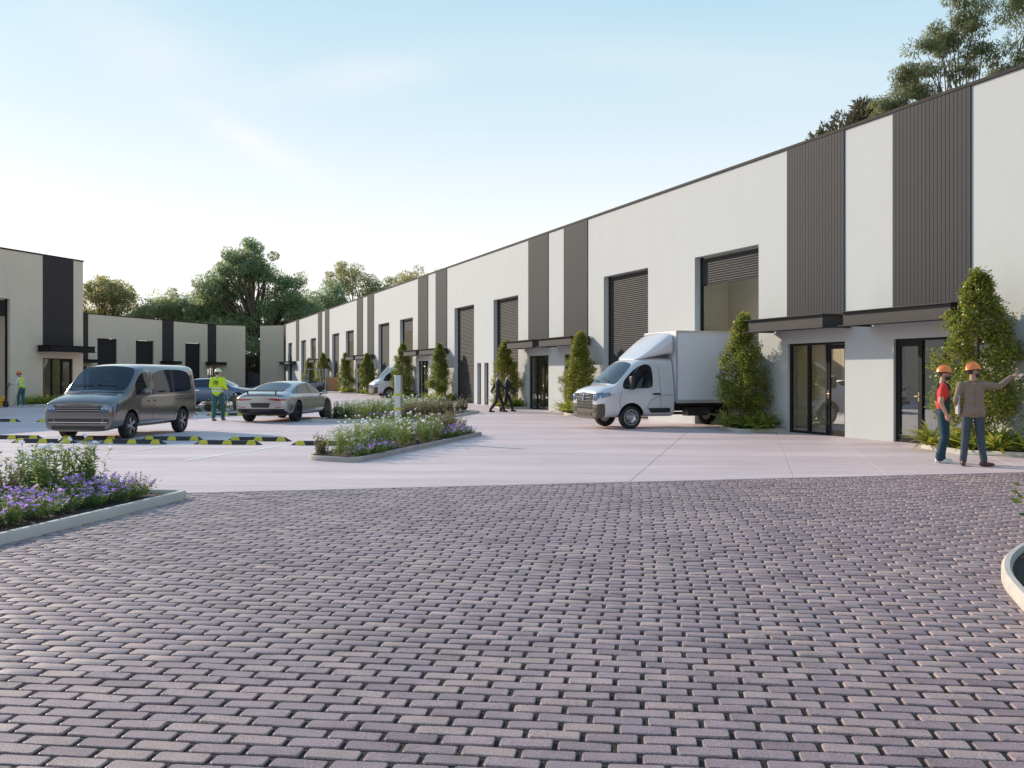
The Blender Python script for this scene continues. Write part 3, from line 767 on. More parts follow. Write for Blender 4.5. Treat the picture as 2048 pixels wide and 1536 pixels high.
def mirror_door(root, x, y, z, mat, sz=1.0):
    for s in (1, -1):
        o = MB().ell((x, s*y, z), (.07*sz,.13*sz,.10*sz), 12, 8).build('wing_mirror', mat, root, smooth=True, sharp=80)
        MB().beam((x+.02, s*(y-.24*sz), z-.07), (x, s*(y-.05), z-.05), .05, .04).build('mirror_arm', m_black, o)
        MB().box(x-.085*sz, x-.06*sz, s*y-.1*sz, s*y+.1*sz, z-.07*sz, z+.07*sz).build('mirror_glass', m_chrome, o)
def cabin(root, xs, xd, zf, hw, steer=1):
    for x in xs:
        for y in (-.42*hw/.95, .42*hw/.95):
            o = MB().box(x-.26, x+.26, y-.25, y+.25, zf, zf+.16).build('seat', m_seat, root, bevel=.05)
            MB().add([(x-.30,y-.24,zf+.12),(x-.16,y-.24,zf+.12),(x-.16,y+.24,zf+.12),(x-.30,y+.24,zf+.12),(x-.44,y-.21,zf+.72),(x-.32,y-.21,zf+.72),(x-.32,y+.21,zf+.72),(x-.44,y+.21,zf+.72)],
                     [(0,3,2,1),(4,5,6,7),(0,1,5,4),(1,2,6,5),(2,3,7,6),(3,0,4,7)]).build('seat_back', m_seat, o, bevel=.04)
            MB().box(x-.45, x-.35, y-.13, y+.13, zf+.76, zf+.95).build('headrest', m_seat, o, bevel=.04)
    d = MB().box(xd-.25, xd+.18, -hw*.82, hw*.82, zf+.18, zf+.42).build('dashboard', m_dash, root, bevel=.05)
    MB().lathe([(.17,0),(.185,.015),(.17,.03),(.155,.015)], 20, 0, Matrix.Translation((xd-.38, steer*.40, zf+.48)) @ Matrix.Rotation(R(-62), 4, 'Y'), True).build('steering_wheel', m_dash, d, smooth=True)
# ring points: 0 floor centre, 1 floor edge, 2 sill, 3 flank, 4 shoulder, 5 glass bottom, 6 glass top, 7 roof edge, 8 roof centre
# --- silver people carrier, front towards the camera
mpv = thing('van', 'silver-grey passenger van with tinted rear windows parked nose to camera', 'van', (-10.38, 26.85, GZ), R(-90-7.0))
p_silver = paint('silver_paint', (.175,.150,.138), .5, .15)
Hh = 1.97
def full(x, w, zb, belt, roof, wr, tz, wt, wb): return (x, [(0,zb),(w*.82,zb),(w*.985,zb+.13),(w,.72),(w*.985,belt-.06),(wb,belt),(wt,tz),(wr,roof-.035),(0,roof)])
sts = [(-2.45, [(0,.34),(.70,.34),(.84,.44),(.88,.75),(.88,1.08),(.865,1.17),(.79,1.78),(.70,1.87),(0,1.90)]),
       (-2.40, [(0,.30),(.74,.30),(.90,.42),(.935,.72),(.925,1.10),(.90,1.17),(.82,1.80),(.71,1.915),(0,1.945)]),
       full(-2.26, .95, .28, 1.17, 1.965, .73, 1.81, .84, .93),
       full(-2.14, .95, .26, 1.17, 1.97, .73, 1.82, .845, .935),
       full(-.95, .95, .26, 1.16, 1.98, .73, 1.82, .845, .935), full(-.88, .95, .26, 1.16, 1.98, .73, 1.82, .845, .935),
       full(.30, .95, .26, 1.15, 1.975, .73, 1.82, .845, .935), full(.42, .95, .26, 1.15, 1.97, .73, 1.81, .845, .935),
       (.86, [(0,.26),(.78,.26),(.935,.38),(.95,.72),(.94,1.07),(.93,1.14),(.85,1.76),(.765,1.87),(0,1.93)]),
       (1.28, [(0,.26),(.78,.26),(.935,.38),(.95,.72),(.94,1.06),(.925,1.13),(.885,1.44),(.82,1.53),(0,1.60)]),
       (1.66, [(0,.26),(.78,.26),(.935,.38),(.95,.72),(.94,1.03),(.92,1.09),(.90,1.14),(.86,1.20),(0,1.29)]),
       (1.74, [(0,.26),(.78,.26),(.935,.38),(.95,.72),(.94,1.01),(.915,1.07),(.88,1.11),(.81,1.16),(0,1.25)]),
       (2.12, [(0,.25),(.77,.25),(.92,.36),(.95,.70),(.94,.95),(.905,1.02),(.84,1.07),(.73,1.11),(0,1.16)]),
       (2.36, [(0,.23),(.77,.23),(.915,.33),(.94,.62),(.93,.89),(.895,.965),(.82,1.0),(.70,1.03),(0,1.065)]),
       (2.45, [(0,.23),(.74,.23),(.885,.32),(.91,.58),(.90,.86),(.86,.925),(.78,.955),(.66,.975),(0,1.0)]),
       (2.475, [(0,.25),(.70,.25),(.83,.33),(.855,.56),(.845,.83),(.81,.88),(.72,.905),(.60,.925),(0,.945)])]
def mf(i, j):
    if j == 5 and i in (3,): return 2
    if j == 5 and i in (5,): return 2
    if j == 5 and i == 4: return 3
    if j == 5 and i in (7, 8): return 5
    if j == 7 and i in (8, 9): return 1
    if i == -1 and j in (5,): return 4
    return 0
bv = car_body(mpv, sts, mf, [p_silver, m_tglass, m_cglass, m_black, m_cglass, m_tglass, m_black], ['body', 'windscreen', 'side_window', 'window_pillar', 'rear_window', 'side_window', 'wheel_arch'],
    [(1.52,.90,.345),(1.52,-.90,.345),(-1.48,.90,.345),(-1.48,-.90,.345)], .405, jc={2:.3, 4:.35, 5:.25, 7:.2}, ic={0:.4, 1:.2, 14:.6, 15:.6})
for x in (1.52, -1.48):
    for y in (.83, -.83): wheel(mpv, x, y, .345, .23, m_alloy, 'double')
mpv.scale = (.965,.965,.975)
gr = patch(bv, 'x', 1, [(-.56,.72),(.56,.72)], [(-.60,.895),(.60,.895)], m_black, 'grille', mpv, 16, 5, .006, .03)[0]
for z in (.765, .825, .88):
    s = strip(bv, 'x', 1, [(-.58,z),(.58,z)], .010, m_chrome, 'grille_bar', gr, .022, 16)
hl = patch(bv, 'x', 1, [(.585,.71),(.72,.695),(.905,.75)], [(.605,.90),(.74,.915),(.905,.925)], m_lamp, 'headlight', mpv, 8, 4, .012, .03, mirror=True)
for k, o in enumerate(hl):
    s = -1 if k else 1
    for yy in (.665, .76):
        h, d = cast(bv, 'x', 1, s*yy, .81); MB().ell(h+Vector((.008,0,0)), (.02,.036,.045), 10, 6).build('lens', m_lampd, o, smooth=True)
patch(bv, 'y', 1, [(2.12,.83),(2.42,.76)], [(2.04,.96),(2.42,.92)], m_lamp, 'side_headlight', mpv, 6, 3, .010, .03, True)
patch(bv, 'x', 1, [(-.60,.43),(.60,.43)], [(-.66,.56),(.66,.56)], m_black, 'lower_intake', mpv, 16, 3, .008, .03)
patch(bv, 'x', 1, [(.67,.44),(.82,.44)], [(.70,.56),(.82,.55)], m_black, 'side_intake', mpv, 5, 2, .008, .03, mirror=True)
strip(bv, 'x', 1, [(-.80,.465),(.80,.465)], .016, m_chrome, 'bumper_trim', mpv, .016, 20)
strip(bv, 'x', 1, [(-.72,.33),(.72,.33)], .10, m_black, 'lip_spoiler', mpv, .01, 20)
strip(bv, 'x', 1, [(-.78,.645),(.78,.645)], .008, m_seam, 'bumper_seam', mpv, .002, 20)
strip(bv, 'y', 1, [(-2.25,1.105),(.9,1.09),(1.35,1.07)], .018, m_chrome, 'belt_trim', mpv, .006, 20, True)
strip(bv, 'y', 1, [(1.02,.40),(-1.0,.40)], .035, m_chrome, 'sill_trim', mpv, .008, 16, True)
for pth in ([(1.12,.34),(1.06,.72),(1.12,1.05)], [(.34,.34),(.34,1.08)], [(-.93,.42),(-.91,1.1)], [(.36,1.12),(.36,1.76)]):
    strip(bv, 'y', 1, pth, .008, m_seam, 'door_seam', mpv, .003, 12, True)
strip(bv, 'y', 1, [(-.95,.97),(-2.2,.98)], .014, m_joint, 'slide_rail', mpv, .003, 12, True)
for x in (.50, .14): patch(bv, 'y', 1, [(x-.10,.945),(x+.10,.945)], [(x-.10,.985),(x+.10,.985)], p_silver, 'door_handle', mpv, 5, 2, .035, .01, True)
patch(bv, 'x', -1, [(.74,.95),(.84,.95)], [(.72,1.5),(.80,1.5)], m_red, 'tail_light', mpv, 3, 6, .012, .03, True)
patch(bv, 'z', 1, [(1.70,-.80),(1.80,-.35),(1.83,0),(1.80,.35),(1.70,.80)], [(1.64,-.80),(1.70,-.35),(1.72,0),(1.70,.35),(1.64,.80)], m_black, 'cowl_panel', mpv, 16, 2, .006, .02)
strip(bv, 'z', 1, [(1.75,.84),(2.2,.74),(2.42,.66)], .010, m_seam, 'bonnet_seam', mpv, .003, 10)
strip(bv, 'z', 1, [(1.75,-.84),(2.2,-.74),(2.42,-.66)], .010, m_seam, 'bonnet_seam', mpv, .003, 10)
cabin(mpv, (.55,-.6), 1.32, .74, .95, -1)
mirror_door(mpv, 1.0, 1.09, 1.22, p_silver)
for y in (.55, -.12): 
    h, d = cast(bv, 'z', 1, 1.52, y); h2, d2 = cast(bv, 'z', 1, 1.50, y-.58)
    MB().beam(h+Vector((0,0,.03)), h2+Vector((0,0,.045)), .02, .02).build('wiper', m_black, mpv)
# --- white box truck backed into the open shutter
tr_n = Vector((-D2.y, D2.x, 0)); a0 = math.atan2(tr_n.y, tr_n.x)
tp = W(33.95, 3.45); truck = thing('box_truck', 'white box truck with wind deflector and dark grille backed into the open shutter', 'truck', (tp.x, tp.y, GZ), a0)
p_white = paint('white_paint', (.62,.61,.63), .10, .30)
m_boxw = M('box_panel_white', (.66,.66,.69), .4, noise=(1.2,.03), coat=.3)
def tfull(x, belt, roof, tz): return (x, [(0,.34),(.84,.34),(.98,.46),(1.0,.85),(.985,belt-.09),(.965,belt),(.86,tz),(.78,roof-.05),(0,roof)])
sts = [tfull(-1.46, 1.20, 2.16, 1.95), tfull(-1.40, 1.20, 2.19, 1.96), tfull(-.86, 1.20, 2.20, 1.97), tfull(-.76, 1.20, 2.19, 1.97), tfull(-.42, 1.20, 2.16, 1.95),
       (-.16, [(0,.34),(.84,.34),(.98,.46),(1.0,.85),(.985,1.10),(.965,1.19),(.87,1.84),(.79,1.96),(0,2.06)]),
       (.28, [(0,.34),(.84,.34),(.98,.46),(1.0,.85),(.985,1.09),(.96,1.18),(.91,1.42),(.86,1.53),(0,1.66)]),
       (.50, [(0,.34),(.84,.34),(.98,.46),(1.0,.85),(.98,1.08),(.955,1.16),(.935,1.24),(.88,1.30),(0,1.40)]),
       (.58, [(0,.34),(.84,.34),(.98,.46),(1.0,.85),(.98,1.08),(.95,1.15),(.91,1.22),(.85,1.28),(0,1.38)]),
       (.86, [(0,.32),(.82,.32),(.96,.42),(.985,.80),(.965,1.05),(.92,1.12),(.85,1.17),(.76,1.22),(0,1.31)]),
       (1.02, [(0,.30),(.78,.30),(.92,.38),(.945,.76),(.925,1.00),(.87,1.07),(.79,1.11),(.67,1.15),(0,1.22)]),
       (1.09, [(0,.31),(.72,.31),(.85,.39),(.885,.74),(.865,.96),(.80,1.02),(.71,1.05),(.58,1.08),(0,1.13)])]
def mf(i, j):
    if j == 5 and i in (3, 4, 5): return 2
    if j == 7 and i in (5, 6): return 1
    if i >= 9 and j in (0, 1): return 3
    if i >= 9 and j == 2: return 3
    if i == 11 and j < 3: return 3
    return 0
m_bump = M('bumper_sun_tinted', (.085,.062,.048), .55, noise=(9,.1))  # dark grey plastic with the warm tint of sunlight put into its colour
bv = car_body(truck, sts, mf, [p_white, m_tglass, m_tglass, m_bump, m_black], ['cab', 'windscreen', 'side_window', 'bumper', 'wheel_arch'],
    [(0,.95,.345),(0,-.95,.345)], .42, jc={2:.3,5:.25,7:.25}, ic={0:.4, 10:.3, 11:.4})
for y in (.86, -.86): wheel(truck, 0, y, .345, .22, m_alloy, 'steel'); wheel(truck, -3.65, y*.96, .345, .22, m_alloy, 'steel')
gr = patch(bv, 'x', 1, [(-.50,.60),(.50,.60)], [(-.62,1.06),(.62,1.06)], m_black, 'grille', truck, 14, 6, .010, .03)[0]
for z in (.64, .74, .84, .94, 1.03): strip(bv, 'x', 1, [(-.56,z),(.56,z)], .020, m_chrome, 'grille_bar', gr, .03, 14)
h, d = cast(bv, 'x', 1, 0, .98)
MB().tube([h+Vector((.05,0,.13)), h+Vector((.05,.07,0)), h+Vector((.05,0,-.13)), h+Vector((.05,-.07,0)), h+Vector((.05,0,.13))], .018, 6).build('diamond_emblem', m_chrome, gr)
hl = patch(bv, 'x', 1, [(.64,.86),(.80,.84),(.92,.92)], [(.64,1.05),(.78,1.08),(.92,1.10)], m_lamp, 'headlight', truck, 8, 4, .014, .04, mirror=True)
for k, o in enumerate(hl):
    for yy in (.70, .82):
        h, d = cast(bv, 'x', 1, yy*(-1 if k else 1), .965); MB().ell(h+Vector((.012,0,0)), (.02,.05,.05), 10, 6).build('lens', m_lampd, o, smooth=True)
patch(bv, 'x', 1, [(-.50,.40),(.50,.40)], [(-.52,.50),(.52,.50)], m_black, 'lower_intake', truck, 10, 2, .012, .03)
patch(bv, 'x', 1, [(.60,.50),(.78,.50)], [(.62,.64),(.82,.64)], m_black, 'fog_recess', truck, 5, 3, .010, .03, mirror=True)
patch(bv, 'y', 1, [(.66,1.00),(.98,.92)], [(.70,1.10),(.98,1.06)], m_lamp, 'side_headlight', truck, 5, 3, .012, .03, True)
patch(bv, 'y', 1, [(-.65,.48),(-1.30,.48)], [(-.55,.62),(-1.30,.62)], m_black, 'rub_strip', truck, 6, 2, .018, .02, True)
for pth in ([(.34,.50),(.40,.85),(.32,1.15)], [(-.98,.42),(-.98,1.1),(-.96,1.9)], [(-.52,.62),(-.62,.84),(-.95,.98),(-1.42,1.02)], [(.95,.95),(.55,1.05)]):
    strip(bv, 'y', 1, pth, .010, m_seam, 'door_seam', truck, .003, 14, True)
patch(bv, 'y', 1, [(-.72,1.02),(-.95,1.02)], [(-.72,1.07),(-.95,1.07)], m_black, 'door_handle', truck, 5, 2, .04, .01, True)
for s in (1, -1):
    o = MB().box(-.02,.12, s*1.13-.09, s*1.13+.09, 1.18, 1.58).build('wing_mirror', m_black, truck, bevel=.04)
    MB().beam((.12, s*.92, 1.28), (.06, s*1.08, 1.32), .06, .05).build('mirror_arm', m_black, o)
for y in (.35, -.35):
    h, d = cast(bv, 'z', 1, .45, y); h2, d2 = cast(bv, 'z', 1, .40, y-.5)
    MB().beam(h+Vector((0,0,.03)), h2+Vector((0,0,.05)), .02, .02).build('wiper', m_black, truck)
# wind deflector: lofted wedge on the cab roof
bmd = bmesh.new(); rings = []
for x, z, w, wt, ex in ((-.28,2.075,.66,.34,0.0), (-.55,2.29,.80,.46,.10), (-.90,2.58,.91,.60,.32), (-1.20,2.80,.97,.68,.55), (-1.40,2.91,.99,.72,.72), (-1.44,2.92,.99,.72,.74)):
    zt = z; zl = 2.06+(zt-2.06)*.30*(1-ex*.2); zm = zl+(zt-zl)*.72
    rings.append([bmd.verts.new(p) for p in ((x,w*.995,zl),(x,w,zm),(x,w*.90,zt-.035*(1+ex)),(x,wt,zt),(x,0,zt+.02),(x,-wt,zt),(x,-w*.90,zt-.035*(1+ex)),(x,-w,zm),(x,-w*.995,zl),(x-.02,-w*.93,zl-.03),(x-.02,w*.93,zl-.03))])
for i in range(len(rings)-1):
    for k in range(11): bmd.faces.new((rings[i][k], rings[i+1][k], rings[i+1][(k+1)%11], rings[i][(k+1)%11]))
bmd.faces.new(rings[0]); bmd.faces.new(rings[-1]); bmesh.ops.recalc_face_normals(bmd, faces=bmd.faces)
md = bpy.data.meshes.new('wind_deflector'); bmd.to_mesh(md); bmd.free(); md.materials.append(p_white)
td = bpy.data.objects.new('tmp', md); COL.objects.link(td); sd_ = td.modifiers.new('s','SUBSURF'); sd_.levels = 2
dg_ = bpy.context.evaluated_depsgraph_get(); dg_.update(); md2 = bpy.data.meshes.new_from_object(td.evaluated_get(dg_)); bpy.data.objects.remove(td)
md2.polygons.foreach_set('use_smooth', [True]*len(md2.polygons)); link('wind_deflector', md2, truck)
cabin(truck, (-.72,), .22, .82, 1.0, -1)
bx = MB().box(-5.25,-1.50,-1.02,1.02,.80,2.95).build('cargo_box', m_boxw, truck, bevel=.01)
m_rail = M('alu_rail', (.62,.60,.60), .35, .6)
for y in (-1.02, 1.02):
    MB().box(-5.25,-1.49, y-.014, y+.014, .76, .86).build('side_rail', m_rail, bx)
    MB().box(-1.53,-1.485, y-.02, y+.02, .862, 2.96).build('corner_post', m_rail, bx); MB().box(-5.25,-1.536, y-.018, y+.018, 2.915, 2.965).build('roof_rail', m_rail, bx)
MB().box(-5.2,-1.40,-.42,-.34,.50,.66).box(-5.2,-1.40,.34,.42,.50,.66).box(-5.2,-1.5,-.9,.9,.70,.755).box(-2.7,-2.0,.50,.86,.36,.62).tube([(-1.2,0,.42),(-3.6,0,.40)],.045,8).build('chassis', m_black, truck)
# --- light silver coupe with rear wing, seen from behind
coupe = thing('car', 'pale silver coupe with a black rear wing seen from behind', 'car', (-8.10, 36.02, GZ), R(90-9))
p_pale = paint('pale_silver_paint', (.47,.44,.42), .45, .28)
sts = [(-2.50, [(0,.40),(.60,.40),(.74,.46),(.80,.60),(.78,.76),(.70,.83),(.58,.86),(.40,.88),(0,.89)]),
       (-2.42, [(0,.30),(.70,.30),(.86,.40),(.92,.60),(.90,.80),(.80,.89),(.66,.93),(.46,.95),(0,.965)]),
       (-2.20, [(0,.24),(.76,.24),(.93,.34),(.965,.62),(.955,.83),(.87,.92),(.74,.97),(.60,.995),(0,1.02)]),
       (-1.90, [(0,.22),(.78,.22),(.95,.32),(.985,.62),(.975,.85),(.88,.94),(.78,1.0),(.66,1.035),(0,1.07)]),
       (-1.80, [(0,.22),(.78,.22),(.95,.32),(.985,.62),(.975,.85),(.88,.94),(.78,1.02),(.67,1.06),(0,1.10)]),
       (-.85, [(0,.20),(.78,.20),(.95,.30),(.965,.60),(.955,.84),(.88,.93),(.68,1.27),(.58,1.32),(0,1.37)]),
       (-.45, [(0,.20),(.78,.20),(.95,.30),(.965,.60),(.955,.84),(.87,.93),(.65,1.32),(.55,1.37),(0,1.405)]),
       (-.05, [(0,.20),(.78,.20),(.95,.30),(.965,.60),(.955,.84),(.87,.93),(.65,1.33),(.55,1.385),(0,1.415)]),
       (.02, [(0,.20),(.78,.20),(.95,.30),(.965,.60),(.955,.84),(.87,.93),(.65,1.33),(.55,1.385),(0,1.415)]),
       (.52, [(0,.20),(.78,.20),(.95,.30),(.965,.60),(.955,.84),(.87,.92),(.68,1.25),(.59,1.31),(0,1.355)]),
       (1.15, [(0,.20),(.78,.20),(.95,.30),(.965,.60),(.955,.82),(.87,.90),(.80,.96),(.74,1.0),(0,1.04)]),
       (1.28, [(0,.20),(.78,.20),(.95,.30),(.965,.60),(.95,.80),(.86,.87),(.78,.92),(.68,.95),(0,.99)]),
       (1.95, [(0,.20),(.76,.20),(.93,.30),(.95,.56),(.92,.73),(.82,.80),(.70,.83),(.54,.85),(0,.87)]),
       (2.35, [(0,.20),(.68,.20),(.80,.28),(.84,.48),(.80,.60),(.70,.66),(.58,.69),(.40,.71),(0,.72)]),
       (2.48, [(0,.26),(.55,.26),(.66,.32),(.70,.46),(.66,.54),(.58,.58),(.46,.61),(.32,.62),(0,.63)])]
def mf(i, j):
    if j == 5 and i in (4, 5, 6): return 2
    if j == 5 and i == 7: return 3
    if j == 5 and i in (8, 9): return 2
    if j == 7 and i in (9,): return 1
    if j == 7 and i in (4,): return 4
    if i in (-1, 0, 1) and j in (0, 1): return 3
    return 0
bv = car_body(coupe, sts, mf, [p_pale, m_cglass, m_cglass, m_black, m_cglass, m_black], ['body', 'windscreen', 'side_window', 'diffuser', 'rear_window', 'wheel_arch'],
    [(1.52,.92,.35),(1.52,-.92,.35),(-1.45,.92,.35),(-1.45,-.92,.35)], .395)
for x in (1.52, -1.45):
    for y in (.84, -.84): wheel(coupe, x, y, .35, .27, m_dalloy, 'multi')
for o in patch(bv, 'x', -1, [(.30,.775),(.62,.735),(.88,.745)], [(.30,.80),(.62,.815),(.88,.80)], m_red, 'tail_light', coupe, 10, 3, .012, .03, True): pass
patch(bv, 'x', -1, [(-.26,.53),(.26,.53)], [(-.26,.64),(.26,.64)], m_black, 'number_plate', coupe, 6, 2, .014, .02)
patch(bv, 'x', -1, [(-.30,.505),(.30,.505)], [(-.36,.67),(.36,.67)], m_dalloy, 'plate_recess', coupe, 6, 2, .006, .02)
patch(bv, 'x', -1, [(-.82,.34),(.82,.34)], [(-.84,.47),(.84,.47)], m_black, 'rear_valance', coupe, 14, 3, .012, .03)
patch(bv, 'x', -1, [(.52,.50),(.84,.53)], [(.54,.525),(.84,.545)], m_red, 'reflector', coupe, 6, 1, .01, .02, True)
for y in (.45,.60,-.45,-.60): MB().lathe([(.055,0),(.06,-.06),(.05,-.06),(.045,0)], 14, 0, Matrix.Translation((-2.47,y,.38)) @ Matrix.Rotation(R(90),4,'Y'), True).build('exhaust_tip', m_dalloy, coupe, smooth=True)
wg = MB().add([(-2.50,-.80,1.055),(-2.26,-.80,1.09),(-2.26,.80,1.09),(-2.50,.80,1.055),(-2.50,-.80,1.085),(-2.26,-.80,1.115),(-2.26,.80,1.115),(-2.50,.80,1.085)],[(0,3,2,1),(4,5,6,7),(0,1,5,4),(1,2,6,5),(2,3,7,6),(3,0,4,7)]).build('rear_wing', m_black, coupe)
for y in (-.5,.5): MB().beam((-2.36,y,.95),(-2.36,y,1.075),.03,.05).build('wing_strut', m_black, wg)
strip(bv, 'y', -1, [(-2.05,.60),(-2.10,.48),(-2.12,.40)], .035, m_black, 'side_vent', coupe, .004, 8, True)
strip(bv, 'y', -1, [(-1.75,.955),(-.6,.945),(.9,.93)], .014, m_chrome, 'belt_trim', coupe, .005, 14, True)
for pth in ([(-.02,.30),(-.02,.90)], [(1.0,.30),(1.05,.84)], [(-.95,.34),(-.80,.60),(-.95,.90)]): strip(bv, 'y', -1, pth, .008, m_seam, 'door_seam', coupe, .003, 10, True)
for x in (-.75, .15): patch(bv, 'y', -1, [(x-.1,.76),(x+.1,.76)], [(x-.1,.79),(x+.1,.79)], m_chrome, 'door_handle', coupe, 4, 1, .02, .01, True)
patch(bv, 'y', -1, [(1.12,.66),(1.36,.66)], [(1.12,.70),(1.36,.72)], m_black, 'wing_vent', coupe, 4, 2, .006, .02, True)
mirror_door(coupe, .98, 1.04, .98, p_pale, .8)
# --- blue-grey saloon in profile behind them
sal = thing('car', 'blue-grey saloon car seen in profile behind the worker in the lime jacket', 'car', (-15.35, 51.6, GZ), R(-3))
p_blue = paint('blue_paint', (.10,.135,.20), .5, .3)
def sf(x, belt, roof, tz, wt=.66, wr=.56): return (x, [(0,.22),(.76,.22),(.89,.32),(.905,.58),(.895,belt-.08),(.85,belt),(wt,tz),(wr,roof-.04),(0,roof)])
sts = [(-2.38, [(0,.40),(.58,.40),(.70,.46),(.74,.62),(.74,.80),(.68,.88),(.58,.91),(.42,.93),(0,.94)]),
       (-2.28, [(0,.28),(.68,.28),(.83,.38),(.87,.60),(.86,.84),(.79,.93),(.66,.97),(.50,.99),(0,1.0)]),
       (-1.75, [(0,.22),(.76,.22),(.89,.32),(.905,.58),(.895,.88),(.83,.96),(.74,1.01),(.62,1.04),(0,1.07)]),
       (-1.62, [(0,.22),(.76,.22),(.89,.32),(.905,.58),(.895,.88),(.84,.96),(.75,1.02),(.66,1.06),(0,1.10)]),
       sf(-.98,.96,1.41,1.34), sf(-.90,.96,1.43,1.36), sf(-.12,.95,1.46,1.38), sf(-.04,.95,1.46,1.38), sf(.34,.94,1.43,1.35),
       (1.05, [(0,.22),(.76,.22),(.89,.32),(.905,.58),(.89,.84),(.84,.92),(.78,.97),(.72,1.01),(0,1.06)]),
       (1.15, [(0,.22),(.76,.22),(.89,.32),(.905,.58),(.885,.83),(.83,.90),(.76,.94),(.66,.97),(0,1.01)]),
       (1.9, [(0,.22),(.74,.22),(.87,.32),(.885,.56),(.86,.75),(.77,.82),(.66,.85),(.50,.87),(0,.89)]),
       (2.28, [(0,.22),(.66,.22),(.78,.30),(.81,.48),(.77,.62),(.68,.68),(.56,.71),(.40,.73),(0,.74)]),
       (2.38, [(0,.28),(.54,.28),(.66,.34),(.68,.46),(.64,.55),(.56,.60),(.46,.62),(.32,.63),(0,.64)])]
def mf(i, j):
    if j == 5 and i in (3, 5, 7, 8): return 2
    if j == 5 and i in (4, 6): return 3
    if j == 7 and i == 8: return 1
    if j == 7 and i == 3: return 4
    return 0
bv = car_body(sal, sts, mf, [p_blue, m_cglass, m_cglass, m_black, m_cglass, m_black], ['body', 'windscreen', 'side_window', 'window_pillar', 'rear_window', 'wheel_arch'],
    [(1.45,.85,.325),(1.45,-.85,.325),(-1.35,.85,.325),(-1.35,-.85,.325)], .375)
for x in (1.45, -1.35):
    for y in (.78, -.78): wheel(sal, x, y, .325, .21, m_alloy, 'multi')
for pth in ([(-.08,.32),(-.08,.9)], [(.98,.32),(1.0,.86)], [(-.85,.45),(-.95,.9)]): strip(bv, 'y', -1, pth, .008, m_seam, 'door_seam', sal, .003, 8, True)
for x in (-.65, .2): patch(bv, 'y', -1, [(x-.1,.80),(x+.1,.80)], [(x-.1,.835),(x+.1,.835)], m_chrome, 'door_handle', sal, 4, 1, .02, .01, True)
patch(bv, 'y', -1, [(1.98,.60),(2.26,.56)], [(1.9,.74),(2.24,.66)], m_lamp, 'headlight', sal, 5, 2, .01, .03, True)
strip(bv, 'y', -1, [(-2.1,.70),(1.9,.62)], .008, m_seam, 'side_crease', sal, .002, 16, True)
mirror_door(sal, .85, .98, .98, p_blue, .75)
# --- white panel van nosing out of a shutter further down
vp = W(74.05, 1.35); pvn = thing('van', 'white panel van with black bumper nosing out of a far shutter', 'van', (vp.x, vp.y, GZ), a0)
p_vw = paint('van_white', (.68,.68,.69), .05, .3)
def vf(x, roof): return (x, [(0,.30),(.82,.30),(.97,.42),(.985,.85),(.97,1.12),(.95,1.2),(.86,1.92),(.74,roof-.05),(0,roof)])
sts = [vf(-4.6,2.42), vf(-4.5,2.44), vf(-.92,2.44), vf(-.84,2.43), vf(-.50,2.38),
       (-.18, [(0,.30),(.82,.30),(.97,.42),(.985,.85),(.97,1.10),(.95,1.18),(.87,1.9),(.79,2.08),(0,2.2)]),
       (.42, [(0,.30),(.82,.30),(.97,.42),(.985,.85),(.97,1.06),(.945,1.13),(.92,1.38),(.86,1.50),(0,1.62)]),
       (.70, [(0,.30),(.82,.30),(.97,.42),(.985,.85),(.965,1.03),(.935,1.09),(.91,1.15),(.85,1.22),(0,1.30)]),
       (.78, [(0,.30),(.82,.30),(.965,.42),(.98,.84),(.955,1.0),(.92,1.06),(.87,1.10),(.80,1.16),(0,1.25)]),
       (1.0, [(0,.28),(.78,.28),(.92,.38),(.94,.78),(.91,.92),(.84,.98),(.76,1.02),(.62,1.06),(0,1.10)]),
       (1.10, [(0,.32),(.66,.32),(.80,.40),(.83,.70),(.79,.82),(.72,.87),(.62,.9),(.5,.92),(0,.95)])]
def mf(i, j):
    if j == 5 and i in (3, 4, 5): return 2
    if j == 7 and i in (5, 6): return 1
    if i >= 8 and j in (0, 1, 2): return 3
    return 0
bv = car_body(pvn, sts, mf, [p_vw, m_cglass, m_cglass, m_bump, m_black], ['body', 'windscreen', 'side_window', 'bumper', 'wheel_arch'], [(0,.93,.34),(0,-.93,.34)], .42)
for y in (.85, -.85): wheel(pvn, 0, y, .34, .22, m_alloy, 'steel'); wheel(pvn, -3.3, y, .34, .22, m_alloy, 'steel')
gr = patch(bv, 'x', 1, [(-.5,.56),(.5,.56)], [(-.56,.86),(.56,.86)], m_black, 'grille', pvn, 10, 4, .01, .03)[0]
for z in (.60,.69,.78): strip(bv, 'x', 1, [(-.54,z),(.54,z)], .035, m_chrome, 'grille_bar', gr, .03, 12)
patch(bv, 'x', 1, [(.58,.70),(.84,.76)], [(.58,.86),(.88,.98)], m_lamp, 'headlight', pvn, 6, 3, .012, .03, mirror=True)
patch(bv, 'y', 1, [(.8,.86),(1.0,.80)], [(.66,1.0),(.98,.92)], m_lamp, 'side_headlight', pvn, 5, 3, .01, .03, True)
patch(bv, 'y', 1, [(-.45,.42),(-2.0,.42)], [(-.45,.55),(-2.0,.55)], m_black, 'rub_strip', pvn, 6, 2, .012, .02, True)
mirror_door(pvn, .35, 1.12, 1.35, m_black, 1.1)
